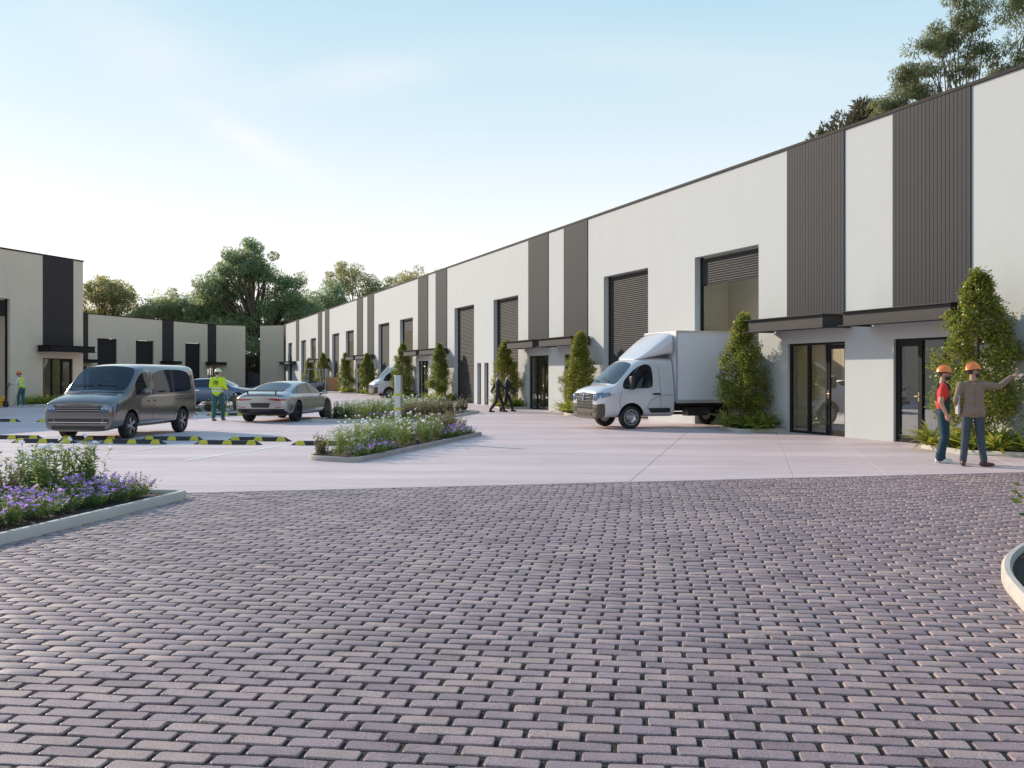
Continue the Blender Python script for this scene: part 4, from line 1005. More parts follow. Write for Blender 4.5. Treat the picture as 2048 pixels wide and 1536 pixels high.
# --- forklift carrying a crate
fk = thing('forklift', 'grey forklift with tall mast behind the silver coupe, a crate on its forks', 'forklift', (-17.9, 91.0, GZ), R(-6))
m_fk = M('forklift_grey', (.16,.17,.20), .5, .2, noise=(4,.15)); m_fkl = M('guard_grey', (.30,.31,.33), .45, .4)
MB().box(-1.0,.75,-.5,.5,.28,.85).box(-1.15,-.55,-.5,.5,.85,1.05).build('chassis', m_fk, fk, bevel=.06)
MB().box(-.62,-.5,-.25,.25,1.06,1.55).box(-.5,.0,-.25,.25,.86,1.02).build('seat', m_black, fk, bevel=.03)
for x, y in ((-.95,-.45),(-.95,.45),(.55,-.45),(.55,.45)): MB().beam((x,y,.85),(x+(.12 if x < 0 else -.10),y,2.05),.07,.07).build('guard_post', m_fkl, fk)
gd = MB().box(-.9,.52,-.5,-.43,2.05,2.11).box(-.9,.52,.43,.5,2.05,2.11)
for k in range(7): gd.box(-.9+k*.22,-.84+k*.22,-.43,.43,2.06,2.10)
gd.build('overhead_guard', m_fkl, fk)
for y in (-.3,.3):
    MB().box(.92,1.04,y-.06,y+.06,.08,2.12).build('mast_rail', m_fkl, fk); MB().box(1.08,2.15,y-.06,y+.06,.12,.17).box(1.08,1.14,y-.06,y+.06,.17,.7).build('fork', m_black, fk)
mc = MB()
for z in (.4,1.2,2.0): mc.box(.93,1.0,-.24,.24,z,z+.08)
mc.build('mast_crossbar', m_fk, fk)
MB().tube([(.35,0,.85),(.25,0,1.2)],.03,8).lathe([(.16,0),(.18,.02),(.16,.04)],16,0,Matrix.Translation((.22,0,1.22))).build('steering_wheel', m_black, fk)
for x in (-.65,.5):
    for s in (1,-1):
        MB().lathe([(.08,-.09),(.29,-.09),(.30,-.05),(.30,.05),(.29,.09),(.08,.09)],24,0,Matrix.Translation((x,s*.5,.30)) @ Matrix.Rotation(R(90),4,'X'),True).build('wheel', m_tyre, fk, smooth=True)
m_wood = M('crate_wood', (.36,.19,.075), .75, noise=(5,.25), stretch=(1,1,5))
cr = thing('crate', 'orange-brown wooden crate carried on the forks of the forklift', 'crate', (-16.2, 90.8, .18), R(-6))
b = MB().box(-.47,.47,-.47,.47,.10,1.10); b.build('box', m_wood, cr)
for k in range(8): MB().box(-.5,.5,-.502,-.472,.12+k*.124,.232+k*.124).build('plank', m_wood, cr); MB().box(-.502,-.472,-.5,.5,.12+k*.124,.232+k*.124).build('plank', m_wood, cr)
for x in (-.45,.45): MB().box(x-.05,x+.05,-.53,-.504,.10,1.12).build('batten', m_wood, cr)
MB().box(-.52,.52,-.52,.52,1.112,1.15).build('lid', m_wood, cr)
MB().box(-.5,.5,-.5,-.38,0,.09).box(-.5,.5,-.06,.06,0,.09).box(-.5,.5,.38,.5,0,.09).build('skid', m_wood, cr)
# --- pallet jack
pj = thing('pallet_jack', 'yellow pallet jack with upright black handle at the left picture edge', 'pallet jack', (-25.22, 49.35, GZ), R(172))
m_pj = M('jack_yellow', (.72,.36,.02), .45, noise=(6,.1))
for y in (-.2,.2): MB().box(-.05,1.15,y-.08,y+.08,.08,.14).build('fork', m_pj, pj, bevel=.012)
MB().add([(-.05,-.27,.1),(.14,-.27,.1),(.14,.27,.1),(-.05,.27,.1),(-.05,-.27,.32),(.04,-.16,.56),(.04,.16,.56),(-.05,.27,.32),(.14,-.27,.16),(.14,.27,.16)],
  [(0,3,2,1),(0,1,8,4),(3,7,9,2),(4,8,5),(7,6,9),(5,8,9,6),(0,4,7,3),(4,5,6,7),(1,2,9,8)]).build('body', m_pj, pj)
MB().tube([(-.14,0,.2),(-.15,0,.48)],.05,10).box(-.22,-.06,-.09,.09,.16,.3).build('pump', m_black, pj)
MB().tube([(-.16,0,.42),(-.22,0,.98)],.024,8).tube([(-.22,0,.98),(-.23,-.14,1.06),(-.235,-.14,1.16)],.018,8).tube([(-.22,0,.98),(-.23,.14,1.06),(-.235,.14,1.16)],.018,8).tube([(-.235,-.15,1.16),(-.235,.15,1.16)],.02,8).build('handle', m_black, pj)
for y in (-.07,.07): MB().lathe([(.02,-.025),(.095,-.025),(.095,.025),(.02,.025)],18,0,Matrix.Translation((-.15,y,.095)) @ Matrix.Rotation(R(90),4,'X'),True).build('wheel', m_black, pj)
# --- steel post in the front island
bo = thing('bollard', 'brushed steel round post with two yellow bands in the front flower island', 'bollard', (-2.78, 24.35, .1))
MB().lathe([(.10,0),(.10,1.50),(.094,1.515),(.001,1.52)],32,0).build('post', m_steel, bo, smooth=True)
for z in (1.02,.68): MB().lathe([(.1005,z),(.1035,z),(.1035,z+.055),(.1005,z+.055)],32,0,None,True).build('yellow_band', m_yel, bo, smooth=True)
MB().lathe([(.15,0),(.15,.02),(.10,.02)],24).build('base_flange', m_steel, bo)
ORD = ['first','second','third','fourth','fifth','sixth','seventh','eighth','ninth','tenth','eleventh','twelfth','thirteenth','fourteenth','fifteenth','sixteenth','seventeenth','eighteenth']
# ------------------------------------------------------------------ vegetation
L_dense = leaf_mat('leaf_dense', (.36,.32,.09), (.13,.235,.175), (.23,.30,.15), trans=.55)
L_olive = leaf_mat('leaf_olive', (.38,.33,.11), (.18,.235,.115), (.27,.29,.13), trans=.55)
L_gum = leaf_mat('leaf_gum', (.23,.22,.07), (.12,.17,.115), (.175,.20,.09), trans=.45)
L_dark = leaf_mat('leaf_dark', (.12,.11,.055), (.18,.11,.055), (.07,.085,.055), trans=.35, gloss=.3)
L_shrub = leaf_mat('leaf_shrub', (.31,.29,.035), (.085,.145,.04), (.165,.205,.045), trans=.42, gloss=.35)
L_fern = leaf_mat('leaf_fern', (.36,.36,.06), (.15,.22,.05), (.25,.29,.06), trans=.5)
L_bed = leaf_mat('leaf_bed', (.22,.26,.07), (.075,.165,.055), (.145,.205,.07), trans=.45)
L_bedg = leaf_mat('leaf_bed_grey', (.21,.18,.09), (.12,.125,.06), (.17,.16,.085), trans=.35)
m_pet_w = leaf_mat('petal_white', (.78,.78,.76), (.62,.66,.74), trans=.3, gloss=.8)
m_pet_p = leaf_mat('petal_purple', (.44,.22,.72), (.78,.52,.88), (.56,.32,.80), trans=.3, gloss=.8)
m_pet_b = leaf_mat('petal_blue', (.45,.52,.75), (.6,.65,.8), trans=.3, gloss=.8)
def rand_unit(n): return unit(rng.normal(size=(n, 3)))
def clump_leaves(c, rad, n, Ln, droop=0.0, out=None, shell=.55):
    d = rand_unit(n); rr = rng.uniform(shell, 1.0, (n,1)); p = c + d*rr*np.asarray(rad)
    dirs = unit(d*.7 + rand_unit(n)*.8 + np.array([0,0,-droop])); nr = unit(d + rand_unit(n)*.6 + np.array([0,0,.5]))
    Ls = Ln*rng.uniform(.7, 1.3, n)
    return p, dirs, nr, Ls
def limb(mb, a, b, r0, r1, bend, n=4):
    a, b = Vector(a), Vector(b); m = Vector((random.uniform(-1,1), random.uniform(-1,1), random.uniform(-.2,.6)))*bend*(b-a).length
    pts = [a + (b-a)*t + m*math.sin(math.pi*t)*(1 if t < 1 else 0) for t in [k/n for k in range(n+1)]]
    mb.tube(pts, [r0+(r1-r0)*k/n for k in range(n+1)], 7, 0, cap=False); return pts
def tree(name, label, loc, crown, trunk_top, trunk_r, leaf, bark, clump_r=1.6, per=110, Ln=.34, wid=.5, droop=.2, flat=.75, group=None, limbs=9, gap=0.0, lean=(0,0)):
    """crown: list of (centre, radii, number of clumps)"""
    t = thing(name, label, 'tree', loc, 0, group)
    tb = MB(); fork = Vector((lean[0], lean[1], trunk_top)); main = limb(tb, (0,0,-.3), fork, trunk_r, trunk_r*.62, .06, 5)
    P, D, Nn, Ls = [], [], [], []
    k = 0
    for (c, r, ncl) in crown:
        c = np.array(c, float); r = np.array(r, float)
        cs = []
        for _ in range(ncl):
            d = rand_unit(1)[0]; d[2] = abs(d[2])*1.0 if rng.random() < .62 else d[2]*.8
            q = c + d*r*rng.uniform(.55 if gap else .35, 1.0)
            cs.append(q)
            rad = clump_r*rng.uniform(.6, 1.25)
            a = clump_leaves(q, (rad, rad, rad*flat), int(per*rng.uniform(.7,1.3)), Ln, droop)
            P.append(a[0]); D.append(a[1]); Nn.append(a[2]); Ls.append(a[3])
        hub = fork.lerp(Vector(c), .55)
        h = limb(tb, fork, hub, trunk_r*.55, trunk_r*.36, .12)
        order = sorted(cs, key=lambda q: -np.linalg.norm(q-c))
        for q in order[:max(4, int(limbs*ncl/30))]:
            st = random.choice(h[1:]); limb(tb, st, q, trunk_r*.26, trunk_r*.05, .13)
    tb.build('trunk', bark, t, smooth=True, sharp=80, recalc=False)
    P, D, Nn, Ls = map(np.concatenate, (P, D, Nn, Ls))
    v, f = leaf_arrays(P, D, Nn, Ls, Ls*wid)
    link('crown', np_mesh('crown', [(v, f, 0)], [leaf]), t)
    return t
# far trees behind the end of the yard
tree('broad_tree', 'very tall broad leafy tree standing behind the gap in the far end walls', (-37.0, 146, 0),
     [((-1.5,0,15.5),(4.6,4.6,5.6),100), ((-6.0,0,12.5),(3.8,4,4.2),70), ((3.8,0,10.5),(5.6,4.6,3.4),90), ((-3.4,0,8.0),(6.2,5,2.8),56), ((1,-3,5.0),(6.0,3,2.2),26), ((5.2,0,14.2),(2.4,2.4,2.4),14)], 5.5, .62, L_dense, m_bark, 1.25, 190, .30, .55, limbs=12)
tree('broad_tree', 'rounded leafy tree rising just right of the left grey warehouse corner', (-61.0, 150, 0),
     [((0,0,12.2),(4.3,4,4.3),85), ((-3.0,0,9.5),(3,3,3),26), ((3.2,0,9.3),(3,3,3),24)], 5.5, .45, L_olive, m_bark, 1.2, 170, .29, .55)
tree('broad_tree', 'low dense green tree filling the roofline between the two taller far trees', (-51.5, 148, 0),
     [((0,0,10.2),(4.2,3.6,4.2),70), ((4.6,0,9.6),(4.0,3.6,4.6),70), ((-4,0,8.5),(3,3,3),26)], 4.5, .4, L_dense, m_bark, 1.2, 180, .28, .5, flat=.9)
tree('broad_tree', 'dark green bushy tree close left of the very tall tree', (-45.2, 152, 0),
     [((0,0,9.2),(4.0,3.4,4.4),80)], 4.0, .35, L_dense, m_bark, 1.1, 180, .28, .5, flat=.9)
tree('umbrella_tree', 'open olive-green tree with visible branches right of the very tall tree', (-24.4, 160, 0),
     [((-1.8,0,15.5),(4.6,4,4.2),46), ((-5.2,0,11.0),(3.6,3.4,2.6),28), ((3.6,0,13.5),(3.6,3.4,3.6),34), ((1.0,0,9.0),(6.5,4,2.4),34)], 7.5, .42, L_olive, m_bark, 1.15, 170, .30, .45, droop=.35, flat=.6, gap=1, limbs=16)
tree('umbrella_tree', 'lower rounded tree showing above the far roof edge beside the open olive-green tree', (-16.0, 158, 0),
     [((0,0,14.4),(4.0,4,4.2),60), ((3.6,0,14.2),(2.4,3,3.6),36), ((-3,0,11),(4,3,3.4),40)], 6.5, .38, L_olive, m_bark, 1.1, 170, .28, .5, flat=.85)
tree('broad_tree', 'broad bushy tree just right of the very tall tree, above the return wall', (-28.6, 153, 0),
     [((0,0,12.0),(4.2,3.4,4.0),56), ((-3.2,0,7.5),(3.2,3,2.4),24), ((3.4,0,8.4),(3.0,3,3.0),30)], 4.5, .36, L_dense, m_bark, 1.15, 180, .28, .52, flat=.85)
tree('broad_tree', 'leafy tree filling the roofline below the open olive-green tree', (-21.5, 154, 0),
     [((0,0,8.8),(4.6,3.4,3.2),50), ((3.6,0,10.2),(3.4,3,3.0),34), ((-3.4,0,9.5),(3,3,2.4),24)], 4.5, .36, L_olive, m_bark, 1.1, 180, .28, .5, flat=.8)
# right-hand trees behind the white warehouse
tree('gum_tree', 'large gum tree with pale bare limbs rising behind the white warehouse at top right', (23.2, 50.5, 0),
     [((-.5,0,19.0),(1.5,1.2,1.0),17), ((-1.7,0,18.1),(1.3,1.0,.7),11), ((-2.4,.3,16.9),(1.5,1.0,.6),12), ((-3.0,0,15.8),(1.6,1.0,.6),13), ((-4.0,0,15.0),(1.3,1.0,.6),12), ((-.6,0,17.0),(1.1,1.0,.4),6), ((.8,0,17.8),(1.2,1.0,.5),8), ((2.0,0,16.8),(1.2,1.0,.6),11), ((1.2,0,15.4),(1.9,1.4,.5),12), ((0,0,20.4),(1.3,1.2,.8),12), ((-2.6,0,14.3),(2.2,1.4,.6),16)], 9.5, .22, L_gum, m_gum, .56, 250, .19, .25, droop=.75, flat=.66, gap=1, limbs=14)
tree('gum_tree', 'second gum tree cropped by the upper right picture corner', (26.4, 49.5, 0),
     [((-.6,0,19.6),(1.3,2.0,2.2),26), ((.4,0,17.2),(1.8,2.0,1.4),22), ((-.2,0,15.2),(2.4,2.0,1.0),24), ((1.5,0,19),(1.5,2,2),16)], 9.5, .22, L_gum, m_gum, .68, 280, .19, .25, droop=.75, flat=.75, gap=1, limbs=9)
tree('magnolia_tree', 'dark glossy-leaved small tree peeping over the warehouse roof left of the gum tree', (19.3, 54.5, -.6),
     [((.1,0,16.0),(1.5,1.6,1.0),30), ((-1.5,0,14.8),(1.3,1.4,1.0),24), ((1.5,0,15.4),(1.3,1.4,1.0),22), ((-2.6,0,13.6),(1.0,1,.8),16), ((0,0,14.2),(2.4,1.4,.9),24)], 10, .20, L_dark, m_bark, .52, 95, .30, .34, droop=-.3, flat=.9)
hb = thing('hedge', 'dark clipped hedge seen through the gap behind the navy fence', 'hedge', (-34.6, 138, 0))
P = np.stack([rng.uniform(-3.5,3.5,16000), rng.uniform(-.8,.8,16000), rng.uniform(.05,4.3,16000)], 1); D = rand_unit(16000); v, f = leaf_arrays(P, D, rand_unit(16000), .26, .16)
link('foliage', np_mesh('foliage', [(v, f, 0)], [L_dark]), hb)
st_ = MB()
for k in range(14): st_.tube([(-3.2+k*.5,0,-.06),(-3.2+k*.5+random.uniform(-.2,.2),0,3.6)], [.04,.01], 6)
st_.build('stems', m_bark, hb)
# --- clipped conical shrubs along the warehouse
def shrub_mesh(hh, rr, seed, pw=1.5):
    global rng
    rng = np.random.default_rng(seed); P, D, Nn, Ls = [], [], [], []
    for k in range(130):
        t = (k+.5)/130; z = .62 + (hh-.80)*t**1.02
        prof = rr*min(1.0, .74+1.8*t)*(1-.88*t**pw)*(.80+.38*rng.random()) + .07
        a = rng.uniform(0, 2*np.pi); rad = (.16+.14*(1-t))*rng.uniform(.55,1.35)
        rr_ = max(prof-rad*.75, 0)*rng.uniform(.72, 1.04) if rng.random() < .8 else prof*rng.uniform(0,.6)
        q = np.array([rr_*np.cos(a), rr_*np.sin(a), z])
        a_ = clump_leaves(q, (rad, rad, rad*.95), int(165*rng.uniform(.7,1.3)), .060, .1, shell=.3)
        P.append(a_[0]); D.append(a_[1]); Nn.append(a_[2]); Ls.append(a_[3])
    P, D, Nn, Ls = map(np.concatenate, (P, D, Nn, Ls))
    v, f = leaf_arrays(P, D, Nn, Ls, Ls*.62)
    return np_mesh('foliage', [(v, f, 0)], [L_shrub])
sh_mesh = [shrub_mesh(3.75, .88, 3, 1.7), shrub_mesh(3.45, .78, 5, 1.9), shrub_mesh(3.35, .82, 9, 1.4), shrub_mesh(3.30, .76, 13, 2.1), shrub_mesh(3.5, .84, 17, 1.6)]
tk = MB(); tk.tube([(0,0,-.05),(.02,.01,.6),(-.01,.02,1.4),(0,0,2.6)], [.055,.05,.04,.015], 8)
tk_me = None
shrubs = [(22.43, 0, 'largest clipped shrub, behind the two men at the right picture edge'), (31.13, 1, 'tall clipped shrub between the box truck and the nearest glass entrance'),
          (42.62, 2, 'clipped shrub just left of the box truck bonnet'), (51.3, 3, 'clipped shrub behind the two walking businessmen'),
          (62.83, 4, 'clipped shrub right of the steel post beside the tall closed shutter'), (71.6, 0, 'clipped shrub hiding the rear of the white panel van'),
          (83.0, 3, 'clipped shrub left of the white panel van nose'), (91.8, 4, 'clipped shrub in the third planter beyond the white panel van'),
          (103.3, 0, 'clipped shrub above the wooden crate on the forklift'), (112.0, 2, 'farthest clipped shrub, behind the forklift mast')]
for k, (s, vi, lab) in enumerate(shrubs):
    p = W(s, .78); t = thing('clipped_shrub', lab, 'shrub', (p.x, p.y, .06), random.uniform(0, 6.28), 'clipped conical shrubs along the warehouse wall')
    link('foliage', sh_mesh[vi], t); t.scale = ((1,1,1.0) if k else (1.16,1.16,1.03))
    if tk_me is None: tk_me = tk.build('trunk', m_bark, t, smooth=True).data
    else: link('trunk', tk_me, t)
# --- ferny plants
def fern_mesh(seed, n=34, Lb=.55, wb=.062):
    r = np.random.default_rng(seed); V, F = [], []; b = 0
    for k in range(n):
        a = r.uniform(0, 2*np.pi); el = r.uniform(.35, 1.35); L = Lb*r.uniform(.7, 1.15); w = wb*r.uniform(.8,1.2)
        d = np.array([np.cos(a), np.sin(a), 0]); s = np.array([-np.sin(a), np.cos(a), 0]); p = d*r.uniform(0,.07) + s*r.uniform(-.05,.05)
        pts = [p]; e = el
        for i in range(3):
            p = p + (d*np.cos(e) + np.array([0,0,np.sin(e)]))*L/3; pts.append(p); e -= r.uniform(.25,.55)
        ws = [.35, 1, .8, .05]
        for i, q in enumerate(pts): V += [q - s*w*ws[i]*.5, q + np.array([0,0,-.012*ws[i]]), q + s*w*ws[i]*.5]
        for i in range(3):
            o = b+i*3; F += [[o,o+1,o+4,o+3],[o+1,o+2,o+5,o+4]]
        b += 12
    return np_mesh('foliage', [(np.array(V), np.array(F), 0)], [L_fern])
ferns = [fern_mesh(k) for k in (1, 2, 3)]
def bed(name, label, poly, kerb, kw=.11, kh=.105, chips=0, rounded=True):
    """closed kerb ring round a soil sheet; poly is the outer outline in metres"""
    t = thing(name, label, 'planting bed', (poly[0][0], poly[0][1], 0)); ox, oy = poly[0]
    P = [Vector((x-ox, y-oy)) for x, y in poly]; n = len(P)
    area = sum(P[i].x*P[(i+1)%n].y - P[(i+1)%n].x*P[i].y for i in range(n))
    if area < 0: P.reverse()
    def inset(k):
        out = []
        for i in range(n):
            a, b, c = P[i-1], P[i], P[(i+1)%n]; d1 = (b-a).normalized(); d2 = (c-b).normalized()
            n1 = Vector((-d1.y, d1.x)); n2 = Vector((-d2.y, d2.x)); m = (n1+n2).normalized(); out.append(b + m*k/max(.45, m.dot(n1)))
        return out
    O, I = inset(0), inset(kw); O1, I1 = inset(.025), inset(kw-.02)
    v = [(p.x,p.y,-.04) for p in O]+[(p.x,p.y,kh-.03) for p in O]+[(p.x,p.y,kh) for p in O1]+[(p.x,p.y,kh) for p in I1]+[(p.x,p.y,kh-.03) for p in I]+[(p.x,p.y,.0) for p in I]
    f = [(r*n+i, r*n+(i+1)%n, (r+1)*n+(i+1)%n, (r+1)*n+i) for r in range(5) for i in range(n)]
    MB().add(v, f).build('kerb', kerb, t, smooth=True, sharp=50)
    MB().add([(p.x,p.y,kh-.05) for p in I], [tuple(range(n))]).build('soil', m_soil, t)
    if chips:
        xs = [p.x for p in I]; ys = [p.y for p in I]; pts = []
        while len(pts) < chips:
            x, y = random.uniform(min(xs),max(xs)), random.uniform(min(ys),max(ys)); ins = False
            for i in range(n):
                a, b = I[i], I[i-1]
                if (a.y > y) != (b.y > y) and x < (b.x-a.x)*(y-a.y)/(b.y-a.y)+a.x: ins = not ins
            if ins: pts.append((x, y, kh-.045+random.uniform(0,.02)))
        v, f = leaf_arrays(np.array(pts), unit(rand_unit(chips)*[1,1,.35]), unit(rand_unit(chips)*.5+[0,0,1]), rng.uniform(.03,.08,chips), rng.uniform(.02,.035,chips))
        tag(link('bark_chips', np_mesh('bark_chips', [(v, f, 0)], [m_chip]), t), kind='stuff')
    return t
def round_poly(poly, r, seg=5):
    out = []; n = len(poly)
    for i in range(n):
        a, b, c = Vector(poly[i-1]), Vector(poly[i]), Vector(poly[(i+1)%n]); u = (a-b); w = (c-b); k = min(r, u.length*.45, w.length*.45)
        p, q = b+u.normalized()*k, b+w.normalized()*k
        for s in range(seg+1):
            t = s/seg; m = p*(1-t)**2 + b*2*t*(1-t) + q*t*t; out.append((m.x, m.y))
    return out
def wpoly(pts): return [tuple(W(s, n).xy) for s, n in pts]
FERN_GROUP = 'ferny plants in the wall planters'
for i, s0 in enumerate(BAYS[:5]):
    names = [('nearest right-hand', 'behind the two men'), ('second', 'left of the box truck'), ('third', 'beside the steel post'), ('fourth', 'left of the white panel van'), ('fifth', 'behind the forklift')][i]
    pa = wpoly([(s0-3.2, .02), (s0-1.2, 1.45), (s0+.5, .95), (s0+.45, .02)]); pb = wpoly([(s0+6.72, .02), (s0+7.05, 1.38), (s0+8.6, 1.0), (s0+8.05, .02)])
    bed('planter_bed', 'kerbed bed against the white wall %s, right of its doors' % names[1], pa, m_kerb, .10, .10)
    bed('planter_bed', 'kerbed bed against the white wall %s, left of its doors' % names[1], pb, m_kerb, .10, .10)
    for (a0_, a1_, cnt, side) in ((s0-2.2, s0+.35, 9, 'near'), (s0+6.95, s0+8.25, 7, 'far')):
        for k in range(cnt if i < 3 else 4):
            s = a0_ + (a1_-a0_)*((k+.5)/cnt if i < 3 else (k+.5)/4); n_ = random.uniform(.25,.45) if k % 2 else random.uniform(.78,1.08)
            if side == 'near' and s < s0-1.6: n_ *= .6
            p = W(s, n_); t = thing('fern', 'ferny plant, %s from the right, %s planter %s' % (ORD[k], side, names[1]), 'plant', (p.x, p.y, .08), random.uniform(0,6.28), FERN_GROUP)
            link('foliage', ferns[k % 3], t); t.scale = (random.uniform(1.25,1.55),)*3
hl_ = bed('planter_bed', 'kerbed hedge bed at the foot of the shaded left warehouse', [(lambda p: (p.x, p.y))(LO + Vector((-.258,-.966))*a + Vector((.966,-.258))*b) for a, b in ((.9,.03),(5.3,.03),(5.3,1.3),(.9,1.3))], m_kerb, .10, .10)
for k in range(14):
    a, b = .9+.35+k*.29, random.uniform(.35,.95); p = LO + Vector((-.258,-.966))*a + Vector((.966,-.258))*b
    t = thing('fern', 'ferny plant, %s from the right in the shaded bed of the left warehouse' % ORD[k], 'plant', (p.x, p.y, .08), random.uniform(0,6.28), 'ferny plants at the left warehouse'); link('foliage', ferns[k%3], t); t.scale = (1.2,1.2,1.25)
# --- flowering plants
def stem_plant(seed, n, h, spread, leafL, leafW, leaf, petal, bloom_r, blooms, per=16, mound=False, bloom_kind='disc'):
    r = np.random.default_rng(seed); P, D, Nn, Ls, SV, SF = [], [], [], [], [], []; BV, BF = [], []; b = 0
    for k in range(n):
        a = r.uniform(0, 2*np.pi); rad = spread*np.sqrt(r.random()); tipd = np.array([np.cos(a), np.sin(a), 0])
        hh = h*r.uniform(.65,1.1)*(1-.35*(rad/spread)**2 if mound else 1)
        p0 = tipd*rad*.45; p1 = tipd*rad + np.array([r.normal(0,.03), r.normal(0,.03), hh])
        for i in range(3):
            qa, qb = p0+(p1-p0)*i/3, p0+(p1-p0)*(i+1)/3; s = np.array([-np.sin(a), np.cos(a), 0])*.003
            o = len(SV); SV += [qa-s, qa+s, qb+s, qb-s]; SF.append([o,o+1,o+2,o+3])
        m = per
        t = r.uniform(.12, .98, m)[:,None]; base = p0 + (p1-p0)*t; d = unit(r.normal(size=(m,3))*[1,1,.35] + [0,0,.55])
        P.append(base); D.append(d); Nn.append(unit(r.normal(size=(m,3))*.6+[0,0,1])); Ls.append(leafL*r.uniform(.6,1.25,m)*(1.15-.45*t[:,0]))
        if k < blooms:
            nb = unit(np.array([[r.normal(0,.5), r.normal(0,.5)-.25, 1.0]]))[0]; u = unit(np.cross(nb, [1.0,.2,0])); w = np.cross(nb, u)
            br = bloom_r*r.uniform(.7,1.25); c = p1+np.array([0,0,.012])
            kk = 6
            for q in range(kk):
                ang = 2*np.pi*q/kk; dd = u*np.cos(ang)+w*np.sin(ang); ss = -u*np.sin(ang)+w*np.cos(ang); o = len(BV)
                BV += [c, c+dd*br*.6+ss*br*.42+nb*br*.12, c+dd*br-nb*br*.12*(1 if bloom_kind=='disc' else -3), c+dd*br*.6-ss*br*.42+nb*br*.12]; BF.append([o,o+1,o+2,o+3])
            if bloom_kind == 'ball':
                for q in range(8):
                    dd = unit(r.normal(size=3)+nb*.8); ss = unit(np.cross(dd, [.3,1,.2])); o = len(BV); c2 = c+nb*br*.2
                    BV += [c2, c2+dd*br*.5+ss*br*.3, c2+dd*br*.85, c2+dd*br*.5-ss*br*.3]; BF.append([o,o+1,o+2,o+3])
    P, D, Nn, Ls = map(np.concatenate, (P, D, Nn, Ls)); v, f = leaf_arrays(P, D, Nn, Ls, Ls*leafW)
    fo = np_mesh('foliage', [(v, f, 0), (np.array(SV), np.array(SF), 0)], [leaf])
    bl = np_mesh('flowers', [(np.array(BV), np.array(BF), 0)], [petal]) if BV else None
    return fo, bl
PL_W = [stem_plant(20+k, 26, .56, .24, .085, .16, L_bed, m_pet_w, .030, 9, 30, bloom_kind='ball') for k in range(3)]
PL_P = [stem_plant(30+k, 64, .28, .28, .055, .30, L_bed, m_pet_p, .025, 44, 15, True) for k in range(3)]
PL_G = [stem_plant(40+k, 24, .52, .22, .075, .34, L_bedg, m_pet_b, .024, 2, 34) for k in range(3)]
PL_T = [stem_plant(50+k, 16, .66, .22, .10, .26, L_bed, m_pet_b, .034, 7, 36) for k in range(2)]
KINDS = {'w': ('white_flower_plant', PL_W, 'white ball-flower plant'), 'p': ('purple_daisy', PL_P, 'purple daisy mound'),
         'g': ('green_bush', PL_G, 'olive-green bushy plant'), 't': ('tall_flower_plant', PL_T, 'tall pale-blue flower plant')}
ordc = {}
def plant(kind, x, y, where, sc=1.0, z=.06):
    if '%s' in where:
        ordc[(kind, where)] = ordc.get((kind, where), 0)+1; where = where % ORD[ordc[(kind, where)]-1]
    nm, ms, lab = KINDS[kind]; k = random.randrange(len(ms))
    t = thing(nm, lab+', '+where, 'plant', (x, y, z), random.uniform(0,6.28), {'w':'white flowering plants','p':'purple daisies','g':'green bushy plants','t':'tall pale blue flowering plants'}[kind])
    link('foliage', ms[k][0], t)
    if ms[k][1]: tag(link('flowers', ms[k][1], t), kind='stuff')
    t.scale = (sc*random.uniform(.9,1.1), sc*random.uniform(.9,1.1), sc*random.uniform(.85,1.12)); return t
# front left bed
fl = round_poly([(-5.35,7.2),(-4.27,13.35),(-8.6,13.7),(-10.5,7.2)], .28)
bed('planter_bed', 'flower bed with pale rounded kerb at the lower left picture edge', fl, m_kerb, .11, .105, chips=1800)
w_ = 'in the front left flower bed'
def edge_x(y): return -5.35 + (y-7.2)*(1.08/6.15)
fr_row = [(12.85,.36,'p',1.0),(12.45,.40,'p',1.0),(12.0,.42,'p',1.0),(11.5,.45,'p',1.05),(11.0,.42,'p',1.0),(10.5,.45,'p',1.05),(10.0,.42,'p',1.0),(9.5,.42,'p',.95),(9.0,.42,'p',.9)]
se_row = [(13.0,.75,'p',1.15),(12.9,1.0,'t',1.0),(12.5,.85,'p',1.15),(12.3,1.15,'t',1.15),(11.9,.95,'p',1.1),(11.3,.95,'p',1.1),(10.7,.95,'p',1.05),(10.1,.9,'p',1.0)]
ba_row = [(12.95,1.25,'t',1.05),(12.6,1.45,'t',1.1),(12.2,1.75,'t',1.0),(11.9,1.4,'g',1.05),(11.4,1.5,'g',1.1),(10.8,1.45,'g',1.1),(10.3,1.4,'g',1.05),(9.6,1.3,'g',.95)]
bb_row = [(12.85,1.8,'t',1.0),(12.6,2.3,'g',1.1),(11.9,2.2,'g',1.1),(11.3,2.1,'g',1.15),(10.7,2.0,'g',1.1),(10.1,1.8,'g',1.0)]
bc_row = [(13.0,2.5,'t',.85),(12.7,2.9,'g',1.0),(12.2,2.8,'g',1.1),(11.6,2.8,'g',1.2),(11.0,2.6,'g',1.05),(12.9,3.4,'g',1.1),(12.2,3.5,'g',1.1)]
for rw, nm_ in ((fr_row,'kerb'),(se_row,'second'),(ba_row,'third'),(bb_row,'fourth'),(bc_row,'rearmost')):
    for y, off, kd, sc in rw: plant(kd, edge_x(y)-off-.14, y, '%s from the tip in the '+nm_+' row, left bed', sc)
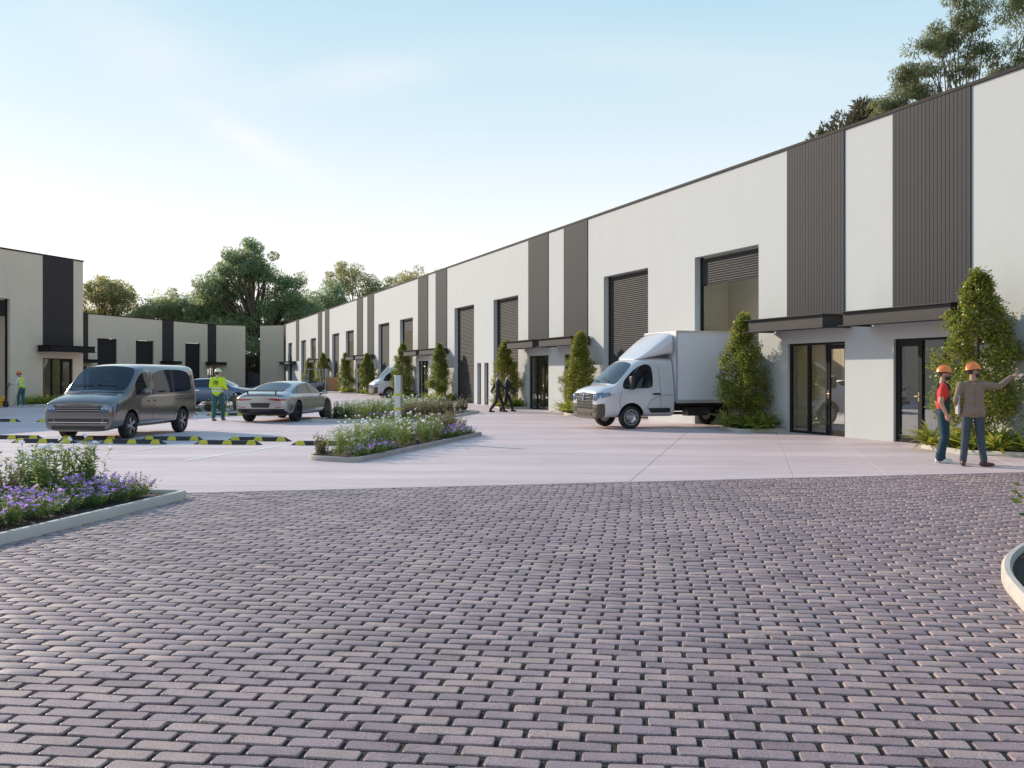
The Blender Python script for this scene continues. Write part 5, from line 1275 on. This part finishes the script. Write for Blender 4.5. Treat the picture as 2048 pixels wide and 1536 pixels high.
# front island
fi = round_poly([(-2.85,18.35),(-.72,26.95),(-2.3,27.4),(-4.0,19.0)], .45, 7)
bed('planter_bed', 'flower island with weathered kerb holding the steel post in mid-yard', fi, m_kerb2, .10, .10, chips=1300)
w_ = 'in the middle flower island'
def ix(y, t): 
    r = -2.85+(y-18.35)*.2477; l = -4.0+(y-19.0)*.2024; return l+(r-l)*t
for y, t_, kd, sc in ((19.35,.42,'w',1.0),(19.6,.70,'w',.85),(20.0,.30,'w',1.1),(20.1,.6,'w',1.0),(20.7,.3,'w',1.1),(20.8,.6,'w',1.1),(21.4,.3,'w',1.1),(21.4,.62,'w',1.0),(22.0,.35,'w',1.15),(22.1,.65,'w',1.05),(22.7,.3,'w',1.1),(22.8,.6,'w',1.1),(23.4,.35,'w',1.1),(23.4,.68,'w',1.0),
                    (24.0,.25,'w',1.0),(24.1,.72,'w',1.0),(24.7,.4,'g',1.15),(24.9,.68,'g',1.0),(25.4,.4,'g',1.2),(25.9,.55,'g',1.1),(26.4,.5,'g',1.2),(26.8,.6,'g',1.0),(19.25,.78,'p',1.0),(19.75,.84,'p',1.05),(20.35,.80,'p',.9),
                    (24.3,.84,'p',1.0),(24.75,.84,'p',1.15),(25.25,.82,'p',1.15),(25.75,.80,'p',1.1),(26.2,.82,'p',.9),(19.2,.22,'g',.8),(23.0,.8,'w',.8),(21.9,.15,'g',.9)):
    plant(kd, ix(y, t_), y, ('%s from the rounded tip on the '+('left' if t_ < .45 else 'right')+' side, middle island'), sc)
# back island beside the coupe
bi = round_poly([(-7.05,34.05),(-2.9,34.25),(-1.3,42.6),(-5.3,43.2)], .5, 6)
bed('planter_bed', 'large flower island beside the silver coupe', bi, m_kerb, .10, .10, chips=0)
w_ = 'in the large flower island by the coupe'
rr = random.Random(5)
for iy, y in enumerate((34.6, 35.3, 36.2, 37.2, 38.3, 39.6, 41.0, 42.2)):
    l = -7.05+(y-34.05)*.19; r = -2.9+(y-34.25)*.19; nn = 8 if iy < 3 else 6
    for k in range(nn):
        x = l+.4+(r-l-.8)*(k+.5+rr.uniform(-.25,.25))/nn; kd = 'w'
        if k >= nn-2: kd = 'g'
        if iy == 0 and 3.6 < k < 5.2: kd = 'p'
        if iy < 2 and k < 1: kd = 'g'
        plant(kd, x, y+rr.uniform(-.2,.2), '%s from the left in row '+['one','two','three','four','five','six','seven','eight'][iy]+', island by the coupe', rr.uniform(1.0,1.25))
# small bed behind the van
sb_ = round_poly([(-13.5,40.6),(-11.6,40.9),(-11.0,43.2),(-13.0,43.2)], .4, 5)
bed('planter_bed', 'small flower bed between the silver van and the worker in the lime jacket', sb_, m_kerb, .10, .10)
w_ = 'in the small bed behind the silver van'
for x, y, kd in ((-13.0,41.1,'p'),(-12.5,41.2,'g'),(-12.0,41.3,'g'),(-12.8,41.9,'g'),(-12.2,42.0,'w'),(-11.7,41.9,'w'),(-12.5,42.6,'w'),(-11.7,42.6,'g')): plant(kd, x, y, '%s from the left in the small bed behind the silver van', 1.1)
# right edge planter with a leafy bush
rp = round_poly([(3.20,5.6),(3.54,6.89),(3.86,7.88),(4.25,8.62),(4.75,9.28),(5.4,9.8),(6.3,10.1),(8.2,10.2),(8.2,5.0),(3.3,4.9)], .5, 4)
bed('planter_bed', 'curved planter with smooth cream kerb at the right picture edge', rp, m_kerb, .085, .10, chips=900)
rb = thing('leafy_bush', 'broad-leaved bush cropped at the right picture edge above the round planter', 'shrub', (5.50, 9.45, .06), 0)
P, D, Nn, Ls = [], [], [], []
rng = np.random.default_rng(77)
for k in range(26):
    q = np.array([rng.uniform(-.45,.9), rng.uniform(-.6,.5), rng.uniform(.15,1.1)]); 
    if q[0] < -.25 and q[2] > .75: q[2] *= .6
    a = clump_leaves(q, (.22,.22,.2), 34, .11, .1); P.append(a[0]); D.append(a[1]); Nn.append(a[2]); Ls.append(a[3])
P, D, Nn, Ls = map(np.concatenate, (P, D, Nn, Ls)); v, f = leaf_arrays(P, D, Nn, Ls, Ls*.5)
link('foliage', np_mesh('foliage', [(v, f, 0)], [L_shrub]), rb)
sm_ = MB()
for k in range(9): sm_.tube([(random.uniform(-.1,.1),random.uniform(-.1,.1),0),(random.uniform(-.3,.6),random.uniform(-.4,.3),random.uniform(.6,.95))], [.014,.005], 6)
sm_.build('stems', m_bark, rb)
for x, y, kd in ((4.35,7.6,'g'),(5.0,8.6,'w'),(4.3,6.7,'w'),(5.1,7.6,'g'),(5.9,9.1,'w'),(6.6,8.6,'g'),(5.8,8.1,'w'),(6.4,7.4,'g'),(5.2,6.5,'w'),(6.0,6.5,'g'),(7.2,7.8,'w'),(7.3,9.2,'g'),(7.0,6.6,'w'),(4.4,5.7,'g'),(5.6,5.7,'w')):
    plant(kd, x, y, '%s from the kerb in the curved right-edge planter', .85)
# ------------------------------------------------------------------ people
m_skin = M('skin', (.48,.28,.20), .55); m_skin2 = M('skin_tan', (.40,.22,.15), .55)
m_hair = M('hair_dark', (.025,.017,.012), .6); m_hairg = M('hair_grey', (.16,.14,.13), .6)
m_suit = M('suit_black', (.014,.013,.016), .75, noise=(30,.2)); m_shirt = M('shirt_white', (.72,.72,.72), .8)
m_redt = M('tshirt_red', (.62,.045,.030), .85, noise=(14,.12), bump=(22,.35)); m_over = M('overalls_navy', (.012,.045,.065), .85, noise=(16,.25), bump=(18,.45))
m_jean = M('jeans_slate', (.045,.062,.078), .85, noise=(12,.2), bump=(18,.4)); m_teal = M('trousers_teal', (.035,.105,.105), .85, noise=(10,.2), bump=(16,.4))
m_hivis = M('hivis_lime', (.60,.78,.02), .7, noise=(12,.08), bump=(18,.3)); m_ref = M('reflective_tape', (.62,.62,.58), .35, .2)
m_helm_o = M('helmet_orange', (.80,.22,.03), .3, coat=.5); m_helm_w = M('helmet_cream', (.75,.72,.52), .3, coat=.4)
m_shoe_w = M('shoe_white', (.70,.70,.68), .6); m_shoe_b = M('shoe_brown', (.09,.035,.02), .4); m_shoe_k = M('shoe_black', (.012,.012,.012), .35)
m_tweed = check_mat(); m_tab = M('folder_grey', (.42,.40,.37), .5); m_tie = M('tie_dark', (.02,.02,.05), .6)
m_boot = M('boot_tan', (.24,.17,.10), .7)
class Fig:
    """a body made of tapered limbs, merged into one continuous skin by voxel remeshing"""
    def __init__(s): s.p = []; s.mats = []
    def mi(s, m):
        if m not in s.mats: s.mats.append(m)
        return s.mats.index(m)
    def cap(s, a, b, ra, rb, m, flat=1.0, ax=(0,1,0)): s.p.append(('c', Vector(a), Vector(b), ra, rb, s.mi(m), flat, Vector(ax))); return s
    def chain(s, pts, rs, m):
        for i in range(len(pts)-1): s.cap(pts[i], pts[i+1], rs[i], rs[i+1], m)
        return s
    def ell(s, c, r, m): s.p.append(('e', Vector(c), Vector(r), 0, 0, s.mi(m), 1, None)); return s
    def hand(s, wrist, d, palm, m, curl=.5, side=1):
        d = Vector(d).normalized(); palm = Vector(palm).normalized(); lat = d.cross(palm).normalized()*side
        wrist = Vector(wrist); c = wrist + d*.05
        s.cap(wrist, wrist+d*.085, .027, .030, m); s.cap(wrist+d*.03+lat*.02, wrist+d*.085+lat*.028, .022, .02, m); s.cap(wrist+d*.03-lat*.02, wrist+d*.08-lat*.028, .022, .018, m)
        for k, (o, L) in enumerate(((.030,.068),(.010,.078),(-.011,.072),(-.031,.058))):
            b = wrist+d*.085+lat*o; d1 = (d*math.cos(curl*.6)+palm*math.sin(curl*.6)); d2 = (d*math.cos(curl*1.5)+palm*math.sin(curl*1.5)); m1 = b+d1*L*.55
            s.cap(b, m1, .0105, .0098, m); s.cap(m1, m1+d2*L*.5, .0098, .0082, m)
        t0 = wrist+d*.025+lat*.028; t1 = t0+(d*.6+lat*.75+palm*.25).normalized()*.045; s.cap(t0, t1, .015, .0115, m); s.cap(t1, t1+(d*.85+lat*.2+palm*.45).normalized()*.032, .0112, .0095, m)
        return s
    def head(s, c, yaw, pitch, skin, scale=1.0):
        Rm = Matrix.Rotation(yaw, 3, 'Z') @ Matrix.Rotation(pitch, 3, 'X'); c = Vector(c); k = scale
        q = lambda x, y, z: c + Rm @ Vector((x*k, y*k, z*k))
        s.ell(c + Rm @ Vector((0,-.005,.03))*k, (.076*k,.092*k,.098*k), skin)
        s.cap(q(0,.035,-.055), q(0,.05,-.085), .052*k, .034*k, skin)                   # jaw, chin
        s.cap(q(0,.086,.015), q(0,.112,-.022), .010*k, .016*k, skin)                  # nose
        s.cap(q(-.02,.082,-.060), q(.02,.082,-.060), .011*k, .011*k, skin)            # mouth
        for e in (-1,1): s.cap(q(e*.078,-.005,.02), q(e*.080,-.008,-.02), .016*k, .012*k, skin)
        s.hc, s.hR, s.hk = c, Rm, k
        return s
    def build(s, root, vox=.009):
        mb = MB()
        for t, a, b, ra, rb, mi, fl, ax in s.p:
            if t == 'e':
                mb.ell(a, b, 16, 10)
            else:
                d = b-a; L = d.length; n = 12; z = d.normalized() if L > 1e-6 else Vector((0,0,1))
                x = z.orthogonal().normalized(); y = z.cross(x); base = len(mb.v); rings = []
                for t_ in (-1,-.7,-.35,0): rings.append((a+z*ra*t_, ra*math.sqrt(max(1-t_*t_,0.0004))))
                for t_ in (0,.35,.7,1): rings.append((b+z*rb*t_, rb*math.sqrt(max(1-t_*t_,0.0004))))
                for c, r in rings:
                    for k in range(n):
                        g_ = 2*math.pi*k/n; mb.v.append(tuple(c+(x*math.cos(g_)+y*math.sin(g_))*r))
                for i in range(len(rings)-1):
                    for k in range(n): mb.f.append([base+i*n+k, base+i*n+(k+1)%n, base+(i+1)*n+(k+1)%n, base+(i+1)*n+k]); mb.m.append(0)
                mb.f.append([base+k for k in range(n)][::-1]); mb.f.append([base+(len(rings)-1)*n+k for k in range(n)]); mb.m += [0,0]
        o = mb.build('tmp', s.mats[0], smooth=True, sharp=180)
        rm = o.modifiers.new('r', 'REMESH'); rm.mode = 'VOXEL'; rm.voxel_size = vox; rm.use_smooth_shade = True
        sm = o.modifiers.new('s', 'SMOOTH'); sm.factor = .5; sm.iterations = 3
        dg = bpy.context.evaluated_depsgraph_get(); dg.update()
        me = bpy.data.meshes.new_from_object(o.evaluated_get(dg)); bpy.data.objects.remove(o)
        me.materials.clear()
        for m in s.mats: me.materials.append(m)
        n = len(me.polygons); C = np.empty(n*3, np.float32); me.polygons.foreach_get('center', C); C = C.reshape(-1,3).astype(float)
        best = np.full(n, 1e9); idx = np.zeros(n, np.int32)
        for t, a, b, ra, rb, mi, fl, ax in s.p:
            if t == 'e': dd = (np.linalg.norm((C-np.array(a))/np.array(b), axis=1)-1)*min(b)
            else:
                A = np.array(a); B = np.array(b)-A; tt = np.clip(((C-A)@B)/max(B@B,1e-9), 0, 1); dd = np.linalg.norm(C-A-tt[:,None]*B, axis=1)-(ra+tt*(rb-ra))
            k = dd < best; best[k] = dd[k]; idx[k] = mi
        me.polygons.foreach_set('material_index', idx); me.polygons.foreach_set('use_smooth', [True]*n); me.update()
        return link('body', me, root)
    def helmet(s, root, mat):
        k = s.hk; Mx = Matrix.Translation(s.hc + s.hR @ Vector((0,-.005,.062))*k) @ s.hR.to_4x4()
        prof = [(.122*k*math.cos(t), .115*k*math.sin(t)) for t in [R(a) for a in (0,15,30,45,60,75,89)]]
        mb = MB().lathe([(.106*k,-.012*k),(.126*k,-.006*k)]+prof, 24, 0, Mx @ Matrix.Diagonal((.94,1.1,1,1)))
        mb.tube([Mx @ Vector((0,.10*k*math.cos(t)*1.25, .002+.122*k*math.sin(t))) for t in [R(a) for a in range(10,171,16)]], .013*k, 6)
        v = [];
        for a in range(-70, 71, 14):
            c, s_ = math.cos(R(a)), math.sin(R(a)); v += [Mx @ Vector((.112*k*s_,.126*k*c,-.002)), Mx @ Vector((.125*k*s_,(.126+.052*math.cos(R(a*1.25)))*k*c,-.020*k))]
        n = len(v)//2; mb.add(v, [(2*i,2*i+1,2*i+3,2*i+2) for i in range(n-1)])
        h = mb.build('helmet', mat, root, smooth=True, sharp=50)
        MB().tube([Mx @ Vector((.10*k*math.cos(R(a))*.86, .11*k*math.sin(R(a)), -.02*k)) for a in range(0,361,24)], .011*k, 6).build('helmet_band', m_black, h)
        return h
    def eyes(s, root):
        for e in (-1,1): MB().ell(s.hc + s.hR @ Vector((e*.031,.083,.018))*s.hk, (.010,.008,.008), 8, 6).build('eye', m_hair, root, smooth=True)
    def hair(s, root, mat, back=True):
        k = s.hk; mb = MB(); Mx = Matrix.Translation(s.hc) @ s.hR.to_4x4(); v = []; nn, mm = 20, 10
        for i in range(mm+1):
            for j in range(nn):
                a = 2*math.pi*j/nn; lim = 1.05 if math.sin(a) > .55 else 1.5 if abs(math.sin(a)) <= .55 else 2.15
                t = lim*i/mm; p = Vector((.084*math.sin(t)*math.cos(a), .103*math.sin(t)*math.sin(a)-.008, .103*math.cos(t)+.032))*k
                v.append(Mx @ p)
        f = [(i*nn+j, (i+1)*nn+j, (i+1)*nn+(j+1)%nn, i*nn+(j+1)%nn) for i in range(mm) for j in range(nn)]
        return mb.add(v, f).build('hair', mat, root, smooth=True, sharp=80)
    def beard(s, root, mat):
        k = s.hk; Mx = Matrix.Translation(s.hc) @ s.hR.to_4x4(); v = []
        for i in range(6):
            for j in range(13):
                a = R(-15+210*j/12); z = -.035-.07*i/5; r = (.078-.02*(i/5)**2); p = Vector((r*math.cos(a), .015+(.088-.012*i/5)*max(math.sin(a),-.2)+.006, z))*k; v.append(Mx @ p)
        f = [(i*13+j, i*13+j+1, (i+1)*13+j+1, (i+1)*13+j) for i in range(5) for j in range(12)]
        return MB().add(v, f).build('beard', mat, root, smooth=True)
def foot(F, ank, yaw, m, L=.20):
    d = Vector((math.sin(yaw), math.cos(yaw), 0)); a = Vector(ank)
    h = Vector((a.x, a.y, .045)) - d*.045; F.cap(h, h+d*L*.55+Vector((0,0,-.008)), .043, .040, m); F.cap(h+d*L*.5+Vector((0,0,-.006)), h+d*L+Vector((0,0,-.014)), .041, .030, m); F.cap(a, h+Vector((0,0,.02)), .045, .042, m)
def torso(F, pel, chest, m, w=1.0, hip=None):
    pel, chest = Vector(pel), Vector(chest); hip = hip or m
    F.ell(pel, (.168*w,.118*w,.14), hip); F.cap(pel+Vector((-.06*w,0,.04)), chest+Vector((-.07*w,0,-.06)), .102*w, .110*w, m); F.cap(pel+Vector((.06*w,0,.04)), chest+Vector((.07*w,0,-.06)), .102*w, .110*w, m)
    F.ell(chest, (.178*w,.120*w,.155), m); F.cap(chest+Vector((-.135*w,0,.10)), chest+Vector((.135*w,0,.10)), .066*w, .066*w, m)
    F.cap(chest+Vector((-.10*w,0,.13)), chest+Vector((.10*w,0,.13)), .058, .058, m)
def ringband(c, rx, ry, z0, z1, mat, name, root, n=28, a0=0, a1=360):
    v = []
    for k in range(n+1):
        a = R(a0+(a1-a0)*k/n); x, y = c[0]+rx*math.cos(a), c[1]+ry*math.sin(a); v += [(x,y,z0),(x,y,z1)]
    return MB().add(v, [(2*k,2*k+2,2*k+3,2*k+1) for k in range(n)]).build(name, mat, root, smooth=True)
# 1 - man in red T-shirt and overalls, profile, facing right
t = thing('person', 'man in an orange helmet, red T-shirt and navy overalls seen from the side', 'person', (7.98, 18.45, GZ), R(-106))
F = Fig()
for s, ky, fy in ((-1, .02, .0), (1, .01, -.05)):
    hip = Vector((s*.09,0,.93)); kn = Vector((s*.105,ky+.02,.49)); an = Vector((s*.11,fy-.01,.10))
    F.chain([hip, kn, an+Vector((0,0,.04))], [.100,.078,.075], m_over); F.cap(an+Vector((0,0,.06)), an+Vector((0,0,.0)), .078, .080, m_over); foot(F, an-Vector((0,0,.02)), s*.12, m_shoe_w, .22)
torso(F, (0,-.01,.98), (0,0,1.30), m_redt, 1.0, m_over)
F.cap((-.06,.01,.98),(-.06,.02,1.20),.112,.108,m_over); F.cap((.06,.01,.98),(.06,.02,1.20),.112,.108,m_over); F.ell((0,.055,1.22),(.125,.082,.17),m_over)
F.cap((0,-.01,1.44),(0,.012,1.56),.056,.052,m_skin); F.head((0,.03,1.63),0,R(2),m_skin)
for s in (-1,1):
    sh = Vector((s*.195,-.01,1.41)); el = Vector((s*.245,-.065,1.13)); wr = Vector((s*.235,.035,.905))
    F.cap(sh, sh.lerp(el,.55), .068, .062, m_redt); F.chain([sh.lerp(el,.5), el, wr], [.052,.043,.029], m_skin); F.hand(wr, (0,.25,-1), (-s*.7,.7,0), m_skin, .8, s)
F.build(t, .0085); F.helmet(t, m_helm_o); F.hair(t, m_hair); F.beard(t, m_hair); F.eyes(t)
for s in (-1,1):
    MB().tube([(s*.095,.125,1.34),(s*.10,.095,1.44),(s*.10,.02,1.492),(s*.085,-.07,1.455),(s*.05,-.112,1.32),(s*.02,-.115,1.14)], .014, 8).build('shoulder_strap', m_over, t, smooth=True)
# 2 - man in tweed blazer pointing to the right
t = thing('person', 'man in an orange helmet and brown checked blazer pointing right, folder under arm', 'person', (8.22, 17.75, GZ), R(-14))
F = Fig()
for s in (-1,1):
    hip = Vector((s*.09,-.01,.95)); kn = Vector((s*.125,.0,.50)); an = Vector((s*.17,-.03,.10))
    F.chain([hip, kn, an], [.098,.072,.058], m_jean); F.cap(an+Vector((0,0,.07)), an, .060, .060, m_jean); foot(F, an-Vector((0,0,.015)), .10 if s < 0 else 1.15, m_shoe_b, .23)
F.ell((0,-.015,.94),(.155,.118,.11),m_jean)
torso(F, (0,-.005,1.06), (0,0,1.34), m_tweed, 1.03)
F.ell((0,-.012,.985),(.192,.147,.15),m_tweed); F.ell((0,-.01,1.16),(.164,.124,.16),m_tweed)
for s in (-1,1): F.cap((s*.085,-.012,1.06),(s*.097,-.015,.955),.108,.112,m_tweed)
F.cap((0,-.01,1.48),(0,.012,1.60),.060,.054,m_skin2); F.head((.01,.03,1.68),R(-62),R(8),m_skin2)
shR = Vector((.20,0,1.45)); elR = Vector((.44,.06,1.42)); wrR = Vector((.645,.10,1.585))
F.chain([shR, elR, wrR], [.070,.058,.046], m_tweed); F.cap((.15,0,1.46), shR, .07, .07, m_tweed); F.hand(wrR+Vector((.012,.0,.012)), (.9,.1,.42), (.2,-.2,-1), m_skin2, .25, -1)
shL = Vector((-.20,0,1.45)); elL = Vector((-.285,-.05,1.17)); wrL = Vector((-.22,.16,1.06))
F.chain([shL, elL, wrL], [.070,.060,.045], m_tweed); F.hand(wrL, (.2,.9,-.4), (1,0,0), m_skin2, .7, 1)
F.build(t, .0085); F.helmet(t, m_helm_o); F.hair(t, m_hair); F.beard(t, m_hair); F.eyes(t)
MB().tube([F.hc+F.hR @ Vector(q) for q in ((-.082,0,.02),(-.05,.085,.022),(.05,.085,.022),(.082,0,.02))], .004, 6).build('glasses', m_black, t)
MB().tube([(-.085,-.02,1.515),(0,-.075,1.525),(.085,-.02,1.515),(.07,.06,1.49)], .022, 8).build('collar', m_tweed, t, smooth=True)
# jacket hem and centre seam
MB().tube([(0,-.122,1.44),(0,-.128,1.2),(0,-.156,.90)], .0025, 6).build('back_seam', m_bark, t)
fo = thing('folder', 'grey folder clamped under the left arm of the man in the checked blazer', 'folder', (7.985, 17.84, 1.10), R(-14))
MB().box(-.018,.012,-.13,.14,-.17,.17).build('cover', m_tab, fo, bevel=.006); MB().box(-.008,.002,-.125,.145,-.165,.165).build('pages', m_shirt, fo)
# 3, 4 - two businessmen in black suits in mid-stride
def business(loc, rz, hairm, lab, ph, sc):
    t = thing('person', lab, 'person', loc, rz, 'businessmen in black suits'); F = Fig()
    st = .30*ph
    for s, fy, kz, ky in ((-1, st, .50, st*.62), (1, -st*1.1, .47, -st*.30)):
        hip = Vector((s*.085,0,.92)); kn = Vector((s*.095,ky,kz)); an = Vector((s*.095,fy,.105 if fy > 0 else .13))
        F.chain([hip, kn, an], [.098,.076,.062], m_suit); foot(F, an-Vector((0,0,.02)), s*.08, m_shoe_k, .21)
    torso(F, (0,0,1.0), (0,.01,1.31), m_suit); F.ell((0,-.005,.95),(.180,.135,.12),m_suit); F.ell((0,.09,1.40),(.045,.035,.085),m_shirt)
    F.cap((0,-.005,1.45),(0,.012,1.52),.058,.054,m_shirt); F.cap((0,.0,1.51),(0,.015,1.57),.052,.05,m_skin); F.head((0,.035,1.635),0,0,m_skin)
    for s, sw in ((-1,-.4*ph),(1,.55*ph)):
        sh = Vector((s*.195,0,1.41)); el = Vector((s*.235,sw*.32,1.14)); wr = Vector((s*.215,sw*.75+.05,.93)); F.chain([sh, el, wr], [.070,.058,.044], m_suit); F.hand(wr, (0,.35,-1), (-s,.3,0), m_skin, .7, s)
    F.build(t, .011); F.hair(t, hairm); F.eyes(t)
    MB().beam((0,.135,1.46),(0,.150,1.22),.05,.008,up=(0,1,0)).build('tie', m_tie, t); t.scale = (sc,)*3
business((-.62, 43.0, GZ), R(-80), m_hairg, 'grey-haired businessman in a black suit walking, nearer of the pair in mid-yard', 1.0, .97)
business((-.22, 43.55, GZ), R(-84), m_hair, 'dark-haired businessman in a black suit half hidden behind his grey-haired companion', .85, .96)
# 5 - worker in lime jacket walking away
t = thing('person', 'worker in a lime jacket and cream helmet walking away beside the silver coupe', 'person', (-10.4, 35.2, GZ), R(-12)); F = Fig()
for s, fy, kz, ky in ((-1, -.26, .46, -.05), (1, .20, .50, .16)):
    hip = Vector((s*.095,0,.94)); kn = Vector((s*.11,ky,kz)); an = Vector((s*(.03 if s < 0 else .08),fy,.15 if s < 0 else .105)); F.chain([hip, kn, an], [.110,.088,.072], m_teal); foot(F, an-Vector((0,0,.02)), 0, m_boot, .22)
torso(F, (0,0,1.04), (0,.01,1.36), m_hivis, 1.12); F.ell((0,0,.98),(.190,.150,.13),m_hivis); F.cap((0,-.01,1.48),(0,.012,1.58),.056,.052,m_skin); F.head((0,.03,1.66),R(-15),0,m_skin)
for s in (-1,1):
    sh = Vector((s*.215,0,1.46)); el = Vector((s*.285,-.02 if s > 0 else .03,1.20)); wr = Vector((s*.22,.22,1.12)); F.chain([sh, el, wr], [.078,.066,.050], m_hivis); F.hand(wr, (-s*.3,1,0), (-s*.8,0,-.4), m_skin, .7, s)
F.build(t, .011); F.helmet(t, m_helm_w); F.hair(t, m_hair); F.eyes(t)
for z in (1.02, 1.12): ringband((0,0), .205, .162, z, z+.05, m_ref, 'reflective_band', t)
lg = MB()
for q in ((-.085,-.03,1.29,1.31),(-.085,-.066,1.25,1.41),(-.085,.0,1.39,1.41),(-.02,.0,1.31,1.405),(.015,.034,1.27,1.41),(.034,.085,1.39,1.41),(.066,.085,1.28,1.41),(.015,.05,1.27,1.29)):
    lg.box(q[0],q[1],-.153,-.146,q[2],q[3])
lg.build('back_emblem', m_black, t)
MB().box(-.10,.10,-.145,-.135,.90,.905).build('jacket_hem', m_black, t)
# 6 - worker with the pallet jack
t = thing('person', 'worker in an orange helmet and lime vest gripping the pallet jack handle', 'person', (-24.40, 49.55, GZ), R(84)); F = Fig()
for s, fy, ky in ((-1, .10, .12), (1, -.08, .0)):
    hip = Vector((s*.09,-.02,.92)); kn = Vector((s*.10,ky,.49)); an = Vector((s*.11,fy,.10)); F.chain([hip, kn, an], [.100,.078,.064], m_teal); foot(F, an-Vector((0,0,.02)), 0, m_shoe_w, .22)
torso(F, (0,0,1.02), (0,.07,1.30), m_hivis, 1.02); F.cap((0,.06,1.43),(0,.10,1.53),.056,.052,m_skin); F.head((0,.13,1.60),0,R(-18),m_skin)
for s in (-1,1):
    sh = Vector((s*.20,.06,1.40)); el = Vector((s*.24,.16,1.15)); wr = Vector((s*.12,.42,1.15)); F.chain([sh, el, wr], [.068,.056,.042], m_shirt); F.hand(wr, (0,1,.05), (0,.2,-1), m_skin, 1.0, s)
F.build(t, .011); F.helmet(t, m_helm_o); F.hair(t, m_hair); F.eyes(t)
for z in (1.08, 1.20): ringband((0,.02 if z < 1.15 else .04), .188, .142, z, z+.045, m_ref, 'reflective_band', t)
